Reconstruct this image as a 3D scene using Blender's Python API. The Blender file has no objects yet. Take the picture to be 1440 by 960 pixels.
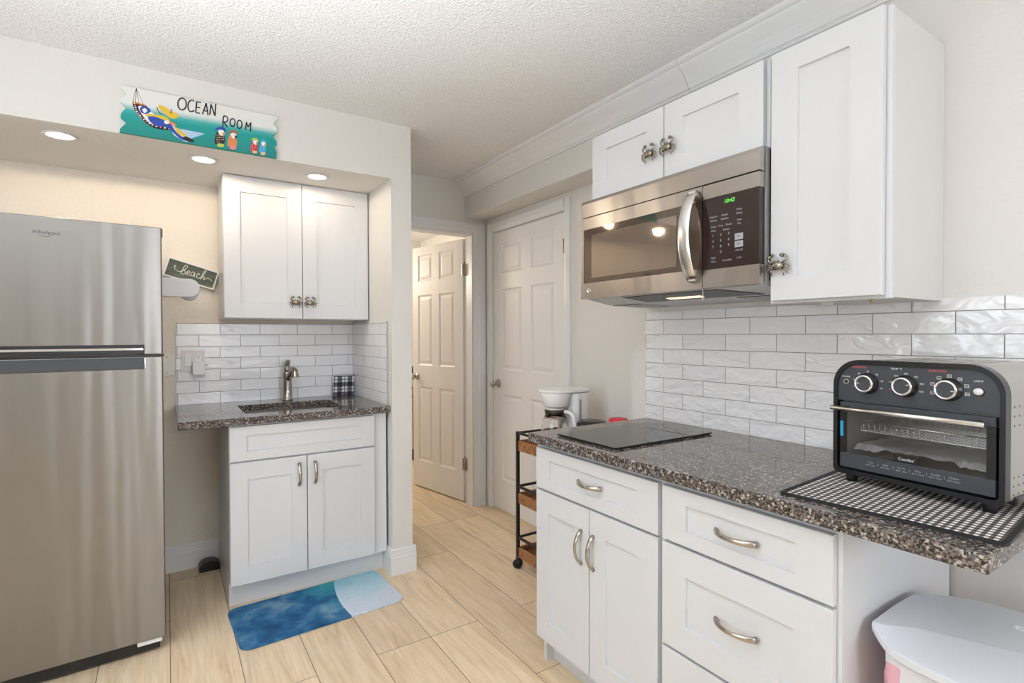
import bpy, bmesh, math, random
from mathutils import Matrix, Vector
random.seed(7)
R = math.radians
scene = bpy.context.scene
col = scene.collection

# ------------------------------------------------------------------ camera, world, light
cam_data = bpy.data.cameras.new('camera')
cam = bpy.data.objects.new('camera', cam_data)
col.objects.link(cam)
cam_data.sensor_width = 36.0
cam_data.lens = 742.0 / 1440.0 * 36.0
cam_data.clip_start = 0.02
yaw, pitch, roll = R(33.2), R(-0.77), R(-0.13)
_r = Vector((math.cos(yaw), -math.sin(yaw), 0))
_f = Vector((math.sin(yaw) * math.cos(pitch), math.cos(yaw) * math.cos(pitch), math.sin(pitch)))
_u = _r.cross(_f)
_rr = _r * math.cos(roll) + _u * math.sin(roll)
_uu = -_r * math.sin(roll) + _u * math.cos(roll)
cam.matrix_world = Matrix(((_rr.x, _uu.x, -_f.x, 0), (_rr.y, _uu.y, -_f.y, 0), (_rr.z, _uu.z, -_f.z, 1.30), (0, 0, 0, 1)))
scene.camera = cam

scene.view_settings.view_transform = 'Standard'
scene.view_settings.look = 'None'
scene.view_settings.gamma = 1.0
scene.view_settings.use_curve_mapping = False
scene.view_settings.exposure = 0.14
scene.cycles.use_denoising = True
scene.cycles.max_bounces = 10
scene.cycles.diffuse_bounces = 5
scene.cycles.glossy_bounces = 5
scene.cycles.transmission_bounces = 6
scene.cycles.sample_clamp_indirect = 6.0
scene.cycles.blur_glossy = 0.5

world = bpy.data.worlds.new('World')
scene.world = world
world.use_nodes = True
bg = world.node_tree.nodes['Background']
bg.inputs[0].default_value = (0.86, 0.93, 1.0, 1)
bg.inputs[1].default_value = 1.6


def area(name, loc, target, sx, sy, power, color):
    d = bpy.data.lights.new(name, 'AREA')
    d.shape = 'RECTANGLE'
    d.size, d.size_y = sx, sy
    d.energy = power
    d.color = color
    o = bpy.data.objects.new(name, d)
    o.location = loc
    o.rotation_euler = (Vector(target) - Vector(loc)).to_track_quat('-Z', 'Y').to_euler()
    col.objects.link(o)
    return o


# daylight entering by the wide window in the left wall and by the window in the wall behind the camera
area('daylight_left_window', (-2.27, 0.55, 1.45), (0, 0.55, 1.40), 2.2, 1.2, 19, (0.86, 0.92, 1.0))
area('daylight_rear_window', (0.95, -2.67, 1.45), (0.95, 0, 1.40), 1.2, 1.0, 33, (0.88, 0.92, 1.0))
# added, unseen fill aimed up beside the camera, standing in for ceiling-bounced light
area('ceiling_bounce_fill', (-0.85, 0.35, 0.90), (-0.52, 0.66, 2.43), 0.8, 0.8, 52, (0.86, 0.93, 1.0)).data.spread = R(96)

# ------------------------------------------------------------------ materials
MATS = {}


def newmat(name):
    m = bpy.data.materials.new(name)
    m.use_nodes = True
    MATS[name] = m
    nt = m.node_tree
    return m, nt, nt.nodes['Principled BSDF']


def pset(b, **k):
    for key, v in k.items():
        b.inputs[key.replace('_', ' ')].default_value = v


def simple(name, c, rough=0.5, metal=0.0, spec=0.5, coat=0.0, trans=0.0, ior=1.45):
    m, nt, b = newmat(name)
    b.inputs['Base Color'].default_value = (c[0], c[1], c[2], 1)
    b.inputs['Roughness'].default_value = rough
    b.inputs['Metallic'].default_value = metal
    b.inputs['Specular IOR Level'].default_value = spec
    b.inputs['Coat Weight'].default_value = coat
    b.inputs['Transmission Weight'].default_value = trans
    b.inputs['IOR'].default_value = ior
    return m


def N(nt, t, **k):
    n = nt.nodes.new(t)
    for a, v in k.items():
        setattr(n, a, v)
    return n


def L(nt, a, b):
    nt.links.new(a, b)


def coords(nt, scale=(1, 1, 1), loc=(0, 0, 0)):
    tc = N(nt, 'ShaderNodeTexCoord')
    mp = N(nt, 'ShaderNodeMapping')
    mp.inputs['Scale'].default_value = scale
    mp.inputs['Location'].default_value = loc
    L(nt, tc.outputs['Object'], mp.inputs['Vector'])
    return mp.outputs['Vector']


def noise(nt, vec, scale, detail=2.0, rough=0.5, dist=0.0):
    n = N(nt, 'ShaderNodeTexNoise')
    n.inputs['Scale'].default_value = scale
    n.inputs['Detail'].default_value = detail
    n.inputs['Roughness'].default_value = rough
    n.inputs['Distortion'].default_value = dist
    if vec is not None:
        L(nt, vec, n.inputs['Vector'])
    return n


def ramp(nt, fac, stops, interp='LINEAR'):
    r = N(nt, 'ShaderNodeValToRGB')
    r.color_ramp.interpolation = interp
    e = r.color_ramp.elements
    while len(e) > 1:
        e.remove(e[-1])
    e[0].position = stops[0][0]
    e[0].color = (*stops[0][1], 1)
    for p, c in stops[1:]:
        x = e.new(p)
        x.color = (*c, 1)
    L(nt, fac, r.inputs['Fac'])
    return r.outputs['Color']


def mixc(nt, fac, a, b, mode='MIX'):
    m = N(nt, 'ShaderNodeMix', data_type='RGBA', blend_type=mode)
    for sock, v in ((m.inputs['Factor'], fac), (m.inputs[6], a), (m.inputs[7], b)):
        if isinstance(v, (int, float)):
            sock.default_value = v
        elif isinstance(v, tuple):
            sock.default_value = (*v, 1) if len(v) == 3 else v
        else:
            L(nt, v, sock)
    return m.outputs[2]


def math_(nt, op, a, b=0.0, c=0.0):
    m = N(nt, 'ShaderNodeMath', operation=op)
    for s, v in zip(m.inputs, (a, b, c)):
        if isinstance(v, (int, float)):
            s.default_value = v
        else:
            L(nt, v, s)
    return m.outputs[0]


def bump(nt, b, h, strength, dist):
    n = N(nt, 'ShaderNodeBump')
    n.inputs['Strength'].default_value = strength
    n.inputs['Distance'].default_value = dist
    L(nt, h, n.inputs['Height'])
    L(nt, n.outputs['Normal'], b.inputs['Normal'])


def wallpaint(name, c, scale, strength, dist, rough=0.6):
    m, nt, b = newmat(name)
    v = coords(nt)
    n = noise(nt, v, scale, 3, 0.55)
    r = ramp(nt, n.outputs['Fac'], [(0.42, (0, 0, 0)), (0.6, (1, 1, 1))])
    b.inputs['Base Color'].default_value = (*c, 1)
    b.inputs['Roughness'].default_value = rough
    b.inputs['Specular IOR Level'].default_value = 0.25
    bump(nt, b, r, strength, dist)
    return m


wallpaint('wall_paint', (0.74, 0.725, 0.695), 70, 0.22, 0.0020)
wallpaint('wall_paint_niche', (0.82, 0.755, 0.66), 60, 0.4, 0.003)

# popcorn ceiling
m, nt, b = newmat('popcorn')
v = coords(nt)
n1 = noise(nt, v, 95, 3, 0.6)
vo = N(nt, 'ShaderNodeTexVoronoi')
vo.inputs['Scale'].default_value = 120
L(nt, v, vo.inputs['Vector'])
h = math_(nt, 'SUBTRACT', n1.outputs['Fac'], math_(nt, 'MULTIPLY', vo.outputs['Distance'], 0.55))
c = ramp(nt, h, [(0.0, (0.80, 0.80, 0.795)), (0.5, (0.91, 0.905, 0.90))])
L(nt, c, b.inputs['Base Color'])
pset(b, Roughness=0.9)
b.inputs['Specular IOR Level'].default_value = 0.1
bump(nt, b, h, 0.8, 0.006)

simple('white_trim', (0.79, 0.79, 0.79), 0.35, spec=0.4)
simple('white_door', (0.83, 0.815, 0.805), 0.4, spec=0.4)
simple('cabinet_white', (0.665, 0.675, 0.695), 0.32, spec=0.45)
simple('cabinet_side', (0.655, 0.645, 0.63), 0.45, spec=0.4)
simple('nickel', (0.46, 0.42, 0.37), 0.22, 1.0)
simple('chrome', (0.85, 0.85, 0.86), 0.08, 1.0)
simple('antique_nickel', (0.30, 0.265, 0.215), 0.24, 1.0)
simple('black_plastic', (0.018, 0.018, 0.02), 0.35)
simple('dark_grey_plastic', (0.055, 0.06, 0.068), 0.4)
simple('black_metal', (0.02, 0.018, 0.018), 0.45)
simple('dark_bronze', (0.06, 0.045, 0.035), 0.35, 0.8)
simple('white_plastic', (0.84, 0.84, 0.85), 0.3)
simple('ivory_plastic', (0.80, 0.765, 0.72), 0.35)
simple('lavender_plastic', (0.66, 0.65, 0.69), 0.35)
simple('lid_white', (0.70, 0.72, 0.77), 0.4)
simple('bag_white', (0.80, 0.80, 0.82), 0.35)
simple('bag_pink', (0.84, 0.46, 0.53), 0.35)
simple('black_glass', (0.012, 0.012, 0.013), 0.03, spec=0.7)
simple('microwave_panel', (0.03, 0.018, 0.016), 0.12, spec=0.6)
simple('cooktop_glass', (0.02, 0.019, 0.019), 0.02, spec=0.5)
simple('clear_glass', (1, 1, 1), 0.0, trans=1.0, ior=1.45)
simple('red_plastic', (0.72, 0.015, 0.05), 0.25)
simple('black_lid', (0.02, 0.018, 0.018), 0.18)
simple('cream_lettering', (0.85, 0.83, 0.76), 0.6)
simple('print_white', (0.80, 0.80, 0.80), 0.5)
simple('print_grey', (0.38, 0.38, 0.40), 0.5)
simple('print_red', (0.75, 0.12, 0.10), 0.5)
simple('print_dark', (0.05, 0.05, 0.055), 0.5)
simple('rubber', (0.012, 0.012, 0.012), 0.6)
simple('sticker_blue', (0.02, 0.35, 0.65), 0.5)
simple('foil', (0.92, 0.93, 0.95), 0.30, 0.6)
simple('oven_cavity', (0.50, 0.50, 0.48), 0.5, 0.2)
simple('microwave_mesh', (0.34, 0.285, 0.24), 0.035, 0.85)
simple('window_glass', (0.16, 0.125, 0.105), 0.04, 0.7)
simple('oven_side', (0.43, 0.42, 0.39), 0.38, 0.55)
simple('oven_black', (0.014, 0.014, 0.016), 0.28)
simple('oven_face', (0.050, 0.055, 0.066), 0.40)
simple('filter_grey', (0.42, 0.41, 0.40), 0.5, 0.5)
simple('underside_grey', (0.56, 0.58, 0.62), 0.4, 0.2)
simple('gasket', (0.10, 0.10, 0.105), 0.5)
simple('fridge_side', (0.30, 0.295, 0.29), 0.45, 0.3)
simple('dark_towel', (0.05, 0.02, 0.022), 0.9)
simple('tan_towel', (0.50, 0.42, 0.33), 0.9)
simple('grout_trim', (0.38, 0.37, 0.36), 0.5)
simple('brass', (0.55, 0.36, 0.12), 0.3, 1.0)
simple('seam_dark', (0.18, 0.17, 0.16), 0.7)
for nm, cc in (('paint_black', (0.012, 0.012, 0.014)), ('paint_blue', (0.02, 0.07, 0.42)), ('paint_yellow', (0.72, 0.50, 0.04)),
               ('paint_red', (0.65, 0.04, 0.05)), ('paint_orange', (0.72, 0.24, 0.08)), ('paint_white', (0.84, 0.83, 0.80)),
               ('paint_pale_blue', (0.35, 0.55, 0.80)), ('paint_pink', (0.85, 0.22, 0.30)), ('paint_lime', (0.45, 0.55, 0.08)),
               ('paint_brown', (0.36, 0.14, 0.06)), ('paint_sky', (0.06, 0.38, 0.66)), ('paint_skin', (0.80, 0.48, 0.26))):
    simple(nm, cc, 0.55)


def emit(name, c, s):
    m, nt, b = newmat(name)
    b.inputs['Base Color'].default_value = (*c, 1)
    b.inputs['Emission Color'].default_value = (*c, 1)
    b.inputs['Emission Strength'].default_value = s
    return m


emit('lamp_lens', (1.0, 0.86, 0.68), 14)
emit('display_green', (0.10, 0.75, 0.08), 0.9)
emit('hood_lamp', (1.0, 0.80, 0.50), 1.2)


def brushed(name, c, rough, waves=0.0, aniso=0.85):
    m, nt, b = newmat(name)
    b.inputs['Base Color'].default_value = (*c, 1)
    b.inputs['Metallic'].default_value = 1.0
    b.inputs['Roughness'].default_value = rough
    b.inputs['Anisotropic'].default_value = aniso
    b.inputs['Anisotropic Rotation'].default_value = 0.25
    t = N(nt, 'ShaderNodeTangent', direction_type='RADIAL', axis='Z')
    L(nt, t.outputs[0], b.inputs['Tangent'])
    if waves:
        w = noise(nt, coords(nt, (7, 7, 0.45)), 1.0, 2, 0.5)
        bump(nt, b, w.outputs['Fac'], 1.0, waves)
    return m


brushed('stainless', (0.47, 0.43, 0.395), 0.27, 0.003)
brushed('stainless_fridge', (0.265, 0.252, 0.238), 0.31, 0.007)
simple('stainless_sink', (0.50, 0.46, 0.42), 0.28, 1.0)
simple('stainless_handle', (0.74, 0.73, 0.71), 0.25, 1.0)

# granite
m, nt, b = newmat('granite')
v = coords(nt)
dn = noise(nt, v, 60, 2, 0.5)
dv = N(nt, 'ShaderNodeVectorMath', operation='MULTIPLY_ADD')
L(nt, dn.outputs['Color'], dv.inputs[0])
dv.inputs[1].default_value = (0.006, 0.006, 0.006)
L(nt, v, dv.inputs[2])
va = N(nt, 'ShaderNodeTexVoronoi')
va.inputs['Scale'].default_value = 190
L(nt, dv.outputs[0], va.inputs['Vector'])
sep = N(nt, 'ShaderNodeSeparateColor')
L(nt, va.outputs['Color'], sep.inputs[0])
c1 = ramp(nt, sep.outputs[0], [(0.0, (0.008, 0.008, 0.010)), (0.30, (0.04, 0.030, 0.026)), (0.48, (0.12, 0.083, 0.062)),
                               (0.64, (0.23, 0.185, 0.155)), (0.82, (0.56, 0.53, 0.49)), (0.93, (0.15, 0.17, 0.20))], 'CONSTANT')
vb = N(nt, 'ShaderNodeTexVoronoi')
vb.inputs['Scale'].default_value = 420
L(nt, dv.outputs[0], vb.inputs['Vector'])
sep2 = N(nt, 'ShaderNodeSeparateColor')
L(nt, vb.outputs['Color'], sep2.inputs[0])
c2 = ramp(nt, sep2.outputs[1], [(0.0, (0.02, 0.018, 0.018)), (0.4, (0.12, 0.09, 0.075)), (0.75, (0.34, 0.30, 0.27))], 'CONSTANT')
L(nt, mixc(nt, 0.4, c1, c2), b.inputs['Base Color'])
pset(b, Roughness=0.09)
b.inputs['Specular IOR Level'].default_value = 0.42

# wood plank floor, boards run along Y
m, nt, b = newmat('plank_floor')
tc = N(nt, 'ShaderNodeTexCoord')
sx = N(nt, 'ShaderNodeSeparateXYZ')
L(nt, tc.outputs['Object'], sx.inputs[0])
cb = N(nt, 'ShaderNodeCombineXYZ')
L(nt, math_(nt, 'ADD', sx.outputs['Y'], 0.36), cb.inputs['X'])
L(nt, math_(nt, 'ADD', sx.outputs['X'], 2.345), cb.inputs['Y'])
bk = N(nt, 'ShaderNodeTexBrick', offset=0.37, offset_frequency=3, squash=1.0)
bk.inputs['Scale'].default_value = 1.0
bk.inputs['Brick Width'].default_value = 1.22
bk.inputs['Row Height'].default_value = 0.2345
bk.inputs['Mortar Size'].default_value = 0.0016
bk.inputs['Mortar Smooth'].default_value = 0.2
bk.inputs['Bias'].default_value = 0.0
bk.inputs['Color1'].default_value = (0, 0, 0, 1)
bk.inputs['Color2'].default_value = (1, 1, 1, 1)
bk.inputs['Mortar'].default_value = (0.5, 0.5, 0.5, 1)
L(nt, cb.outputs[0], bk.inputs['Vector'])
rnd = N(nt, 'ShaderNodeSeparateColor')
L(nt, bk.outputs['Color'], rnd.inputs[0])
cg = N(nt, 'ShaderNodeCombineXYZ')
L(nt, math_(nt, 'MULTIPLY', sx.outputs['X'], 9.0), cg.inputs['X'])
L(nt, math_(nt, 'MULTIPLY', sx.outputs['Y'], 0.9), cg.inputs['Y'])
L(nt, math_(nt, 'MULTIPLY', rnd.outputs[0], 37.0), cg.inputs['Z'])
g1 = noise(nt, cg.outputs[0], 2.2, 5, 0.62, 1.1)
cg2 = N(nt, 'ShaderNodeCombineXYZ')
L(nt, math_(nt, 'MULTIPLY', sx.outputs['X'], 130.0), cg2.inputs['X'])
L(nt, math_(nt, 'MULTIPLY', sx.outputs['Y'], 5.0), cg2.inputs['Y'])
L(nt, math_(nt, 'MULTIPLY', rnd.outputs[0], 11.0), cg2.inputs['Z'])
g2 = noise(nt, cg2.outputs[0], 1.0, 3, 0.6, 0.3)
wc = ramp(nt, g1.outputs['Fac'], [(0.25, (0.61, 0.465, 0.305)), (0.42, (0.75, 0.595, 0.41)), (0.58, (0.82, 0.67, 0.48)), (0.75, (0.84, 0.715, 0.555))])
fine = ramp(nt, g2.outputs['Fac'], [(0.3, (0.90, 0.89, 0.87)), (0.62, (1.04, 1.04, 1.04))])
wc = mixc(nt, 1.0, wc, fine, 'MULTIPLY')
tone = ramp(nt, rnd.outputs[0], [(0.0, (0.90, 0.88, 0.85)), (1.0, (1.07, 1.06, 1.05))])
wc = mixc(nt, 1.0, wc, tone, 'MULTIPLY')
wc = mixc(nt, bk.outputs['Fac'], wc, (0.16, 0.11, 0.075))
L(nt, wc, b.inputs['Base Color'])
pset(b, Roughness=0.42)
b.inputs['Specular IOR Level'].default_value = 0.35
hh = math_(nt, 'SUBTRACT', math_(nt, 'MULTIPLY', g2.outputs['Fac'], 0.15), bk.outputs['Fac'])
bump(nt, b, hh, 0.35, 0.002)


def tile_mat(name, axis, off_u, off_z, wave):
    """glossy hand-made white subway tile with wavy faces; axis is the horizontal axis of the wall"""
    m, nt, b = newmat(name)
    tc = N(nt, 'ShaderNodeTexCoord')
    s = N(nt, 'ShaderNodeSeparateXYZ')
    L(nt, tc.outputs['Object'], s.inputs[0])
    u = math_(nt, 'ADD', s.outputs[axis], 4.16 - off_u)
    z = math_(nt, 'ADD', s.outputs['Z'], 1.29 - off_z)
    cv = N(nt, 'ShaderNodeCombineXYZ')
    L(nt, u, cv.inputs['X'])
    L(nt, z, cv.inputs['Y'])
    k = N(nt, 'ShaderNodeTexBrick', offset=0.5, offset_frequency=2, squash=1.0)
    k.inputs['Scale'].default_value = 1.0
    k.inputs['Brick Width'].default_value = 0.208
    k.inputs['Row Height'].default_value = 0.0645
    k.inputs['Mortar Size'].default_value = 0.0013
    k.inputs['Mortar Smooth'].default_value = 0.1
    k.inputs['Bias'].default_value = 0.0
    k.inputs['Color1'].default_value = (0, 0, 0, 1)
    k.inputs['Color2'].default_value = (1, 1, 1, 1)
    k.inputs['Mortar'].default_value = (0, 0, 0, 1)
    L(nt, cv.outputs[0], k.inputs['Vector'])
    rr = N(nt, 'ShaderNodeSeparateColor')
    L(nt, k.outputs['Color'], rr.inputs[0])
    cn = N(nt, 'ShaderNodeCombineXYZ')
    L(nt, u, cn.inputs['X'])
    L(nt, math_(nt, 'MULTIPLY', z, 1.8), cn.inputs['Y'])
    L(nt, math_(nt, 'MULTIPLY', rr.outputs[0], 60.0), cn.inputs['Z'])
    w = noise(nt, cn.outputs[0], 11, 2.5, 0.5, 0.6)
    tone = ramp(nt, rr.outputs[0], [(0.0, (0.83, 0.83, 0.85)), (1.0, (0.90, 0.90, 0.91))])
    c = mixc(nt, k.outputs['Fac'], tone, (0.27, 0.26, 0.26))
    L(nt, c, b.inputs['Base Color'])
    ro = mixc(nt, k.outputs['Fac'], ((0.04,) * 3 if wave > 0.01 else (0.22,) * 3), (0.7, 0.7, 0.7))
    L(nt, ro, b.inputs['Roughness'])
    b.inputs['Specular IOR Level'].default_value = 0.6
    h = math_(nt, 'SUBTRACT', w.outputs['Fac'], math_(nt, 'MULTIPLY', k.outputs['Fac'], 0.0018 / wave))
    bump(nt, b, h, 0.8, wave)
    return m


tile_mat('tile_right', 'Y', 0.662, 0.976 - 0.0645, 0.020)
tile_mat('tile_back', 'X', 0.151, 0.978 - 0.0645, 0.0028)
tile_mat('tile_side', 'Y', 3.43, 0.978 - 0.0645, 0.0028)


def gingham(name, period, dark, mid, light, rough=0.9):
    m, nt, b = newmat(name)
    tc = N(nt, 'ShaderNodeTexCoord')
    s = N(nt, 'ShaderNodeSeparateXYZ')
    L(nt, tc.outputs['Object'], s.inputs[0])
    st = []
    for ax in ('X', 'Y'):
        q = math_(nt, 'FRACT', math_(nt, 'MULTIPLY', math_(nt, 'ADD', s.outputs[ax], 5.0), (0.80 if ax == 'X' else 1.0) / period))
        st.append(math_(nt, 'GREATER_THAN', q, 0.50))
    sm = math_(nt, 'MULTIPLY', math_(nt, 'ADD', st[0], st[1]), 0.5)
    c = ramp(nt, sm, [(0.0, dark), (0.4, mid), (0.9, light)], 'CONSTANT')
    L(nt, c, b.inputs['Base Color'])
    pset(b, Roughness=rough)
    n = noise(nt, tc.outputs['Object'], 600, 2)
    bump(nt, b, n.outputs['Fac'], 0.5, 0.001)
    return m


gingham('gingham', 0.0143, (0.025, 0.018, 0.022), (0.16, 0.14, 0.14), (0.86, 0.84, 0.80))

# tartan pot holder (local x, z)
m, nt, b = newmat('tartan')
tc = N(nt, 'ShaderNodeTexCoord')
s = N(nt, 'ShaderNodeSeparateXYZ')
L(nt, tc.outputs['Object'], s.inputs[0])


def bands(sock, per, ph):
    q = math_(nt, 'FRACT', math_(nt, 'MULTIPLY', math_(nt, 'ADD', sock, 5.0 + ph), 1.0 / per))
    return ramp(nt, q, [(0.0, (0.03, 0.03, 0.035)), (0.38, (0.9, 0.9, 0.9)), (0.62, (0.08, 0.08, 0.09)), (0.69, (0.9, 0.9, 0.9)), (0.93, (0.03, 0.03, 0.035))], 'CONSTANT')


ca = bands(s.outputs['X'], 0.062, 0.0)
cz = bands(s.outputs['Z'], 0.062, 0.02)
cc = mixc(nt, 0.5, ca, cz)
L(nt, ramp(nt, cc, [(0.0, (0.012, 0.012, 0.02)), (0.5, (0.16, 0.16, 0.18)), (0.92, (0.78, 0.77, 0.78))]), b.inputs['Base Color'])
pset(b, Roughness=0.9)

# watercolour floor mat (local x along its length, y its depth)
m, nt, b = newmat('mat_watercolour')
tc = N(nt, 'ShaderNodeTexCoord')
s = N(nt, 'ShaderNodeSeparateXYZ')
L(nt, tc.outputs['Object'], s.inputs[0])
nz = noise(nt, tc.outputs['Object'], 6, 4, 0.6)
nf = noise(nt, tc.outputs['Object'], 260, 2, 0.6)
dark = ramp(nt, nz.outputs['Fac'], [(0.32, (0.006, 0.055, 0.15)), (0.46, (0.012, 0.11, 0.26)), (0.55, (0.05, 0.18, 0.34)), (0.68, (0.20, 0.33, 0.45))])
# teal towards the upper right end of the dark field
tf = math_(nt, 'MULTIPLY', math_(nt, 'ADD', math_(nt, 'MULTIPLY', s.outputs['X'], 3.2), math_(nt, 'MULTIPLY', s.outputs['Y'], 2.2)), 1.0)
tf2 = math_(nt, 'ADD', tf, math_(nt, 'MULTIPLY', math_(nt, 'SUBTRACT', nz.outputs['Fac'], 0.5), 1.5))
teal = mixc(nt, math_(nt, 'MINIMUM', math_(nt, 'MAXIMUM', tf2, 0.0), 0.85), dark, (0.03, 0.36, 0.42))
pf = math_(nt, 'ADD', math_(nt, 'MULTIPLY', s.outputs['Y'], 2.6), math_(nt, 'MULTIPLY', nz.outputs['Fac'], 0.9))
pale = ramp(nt, pf, [(0.25, (0.60, 0.68, 0.78)), (0.55, (0.48, 0.66, 0.76)), (0.9, (0.30, 0.58, 0.68))])
yy = math_(nt, 'ADD', s.outputs['Y'], 0.02)
edge = math_(nt, 'ADD', math_(nt, 'ADD', 0.096, math_(nt, 'MULTIPLY', s.outputs['Y'], 0.09)), math_(nt, 'MULTIPLY', math_(nt, 'MULTIPLY', yy, yy), 0.55))
side = math_(nt, 'GREATER_THAN', s.outputs['X'], edge)
cm = mixc(nt, side, teal, pale)
sp = ramp(nt, nf.outputs['Fac'], [(0.3, (0.72, 0.72, 0.72)), (0.65, (1.2, 1.2, 1.2))])
L(nt, mixc(nt, 1.0, cm, sp, 'MULTIPLY'), b.inputs['Base Color'])
pset(b, Roughness=0.95)
bump(nt, b, nf.outputs['Fac'], 0.6, 0.002)

# rustic cart wood
m, nt, b = newmat('cart_wood')
n = noise(nt, coords(nt, (4, 30, 30)), 1.5, 4, 0.6, 0.5)
L(nt, ramp(nt, n.outputs['Fac'], [(0.3, (0.17, 0.065, 0.025)), (0.6, (0.40, 0.18, 0.07)), (0.8, (0.50, 0.26, 0.11))]), b.inputs['Base Color'])
pset(b, Roughness=0.5)

# sign board: white sky over a teal sea, painted
m, nt, b = newmat('sign_board')
tc = N(nt, 'ShaderNodeTexCoord')
s = N(nt, 'ShaderNodeSeparateXYZ')
L(nt, tc.outputs['Object'], s.inputs[0])
q = math_(nt, 'SUBTRACT', s.outputs['Z'], math_(nt, 'MULTIPLY', s.outputs['X'], 0.02))
L(nt, ramp(nt, math_(nt, 'MULTIPLY', q, 5.0), [(0.0, (0.0, 0.24, 0.21)), (0.42, (0.0, 0.31, 0.29)), (0.52, (0.05, 0.40, 0.39)), (0.66, (0.74, 0.76, 0.74)), (1.0, (0.76, 0.755, 0.73))]), b.inputs['Base Color'])
pset(b, Roughness=0.55)

# small beach sign panel
m, nt, b = newmat('beach_panel')
n = noise(nt, coords(nt, (6, 1, 60)), 1.2, 3, 0.6)
L(nt, ramp(nt, n.outputs['Fac'], [(0.3, (0.055, 0.085, 0.07)), (0.7, (0.15, 0.17, 0.125))]), b.inputs['Base Color'])
pset(b, Roughness=0.7)


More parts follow.
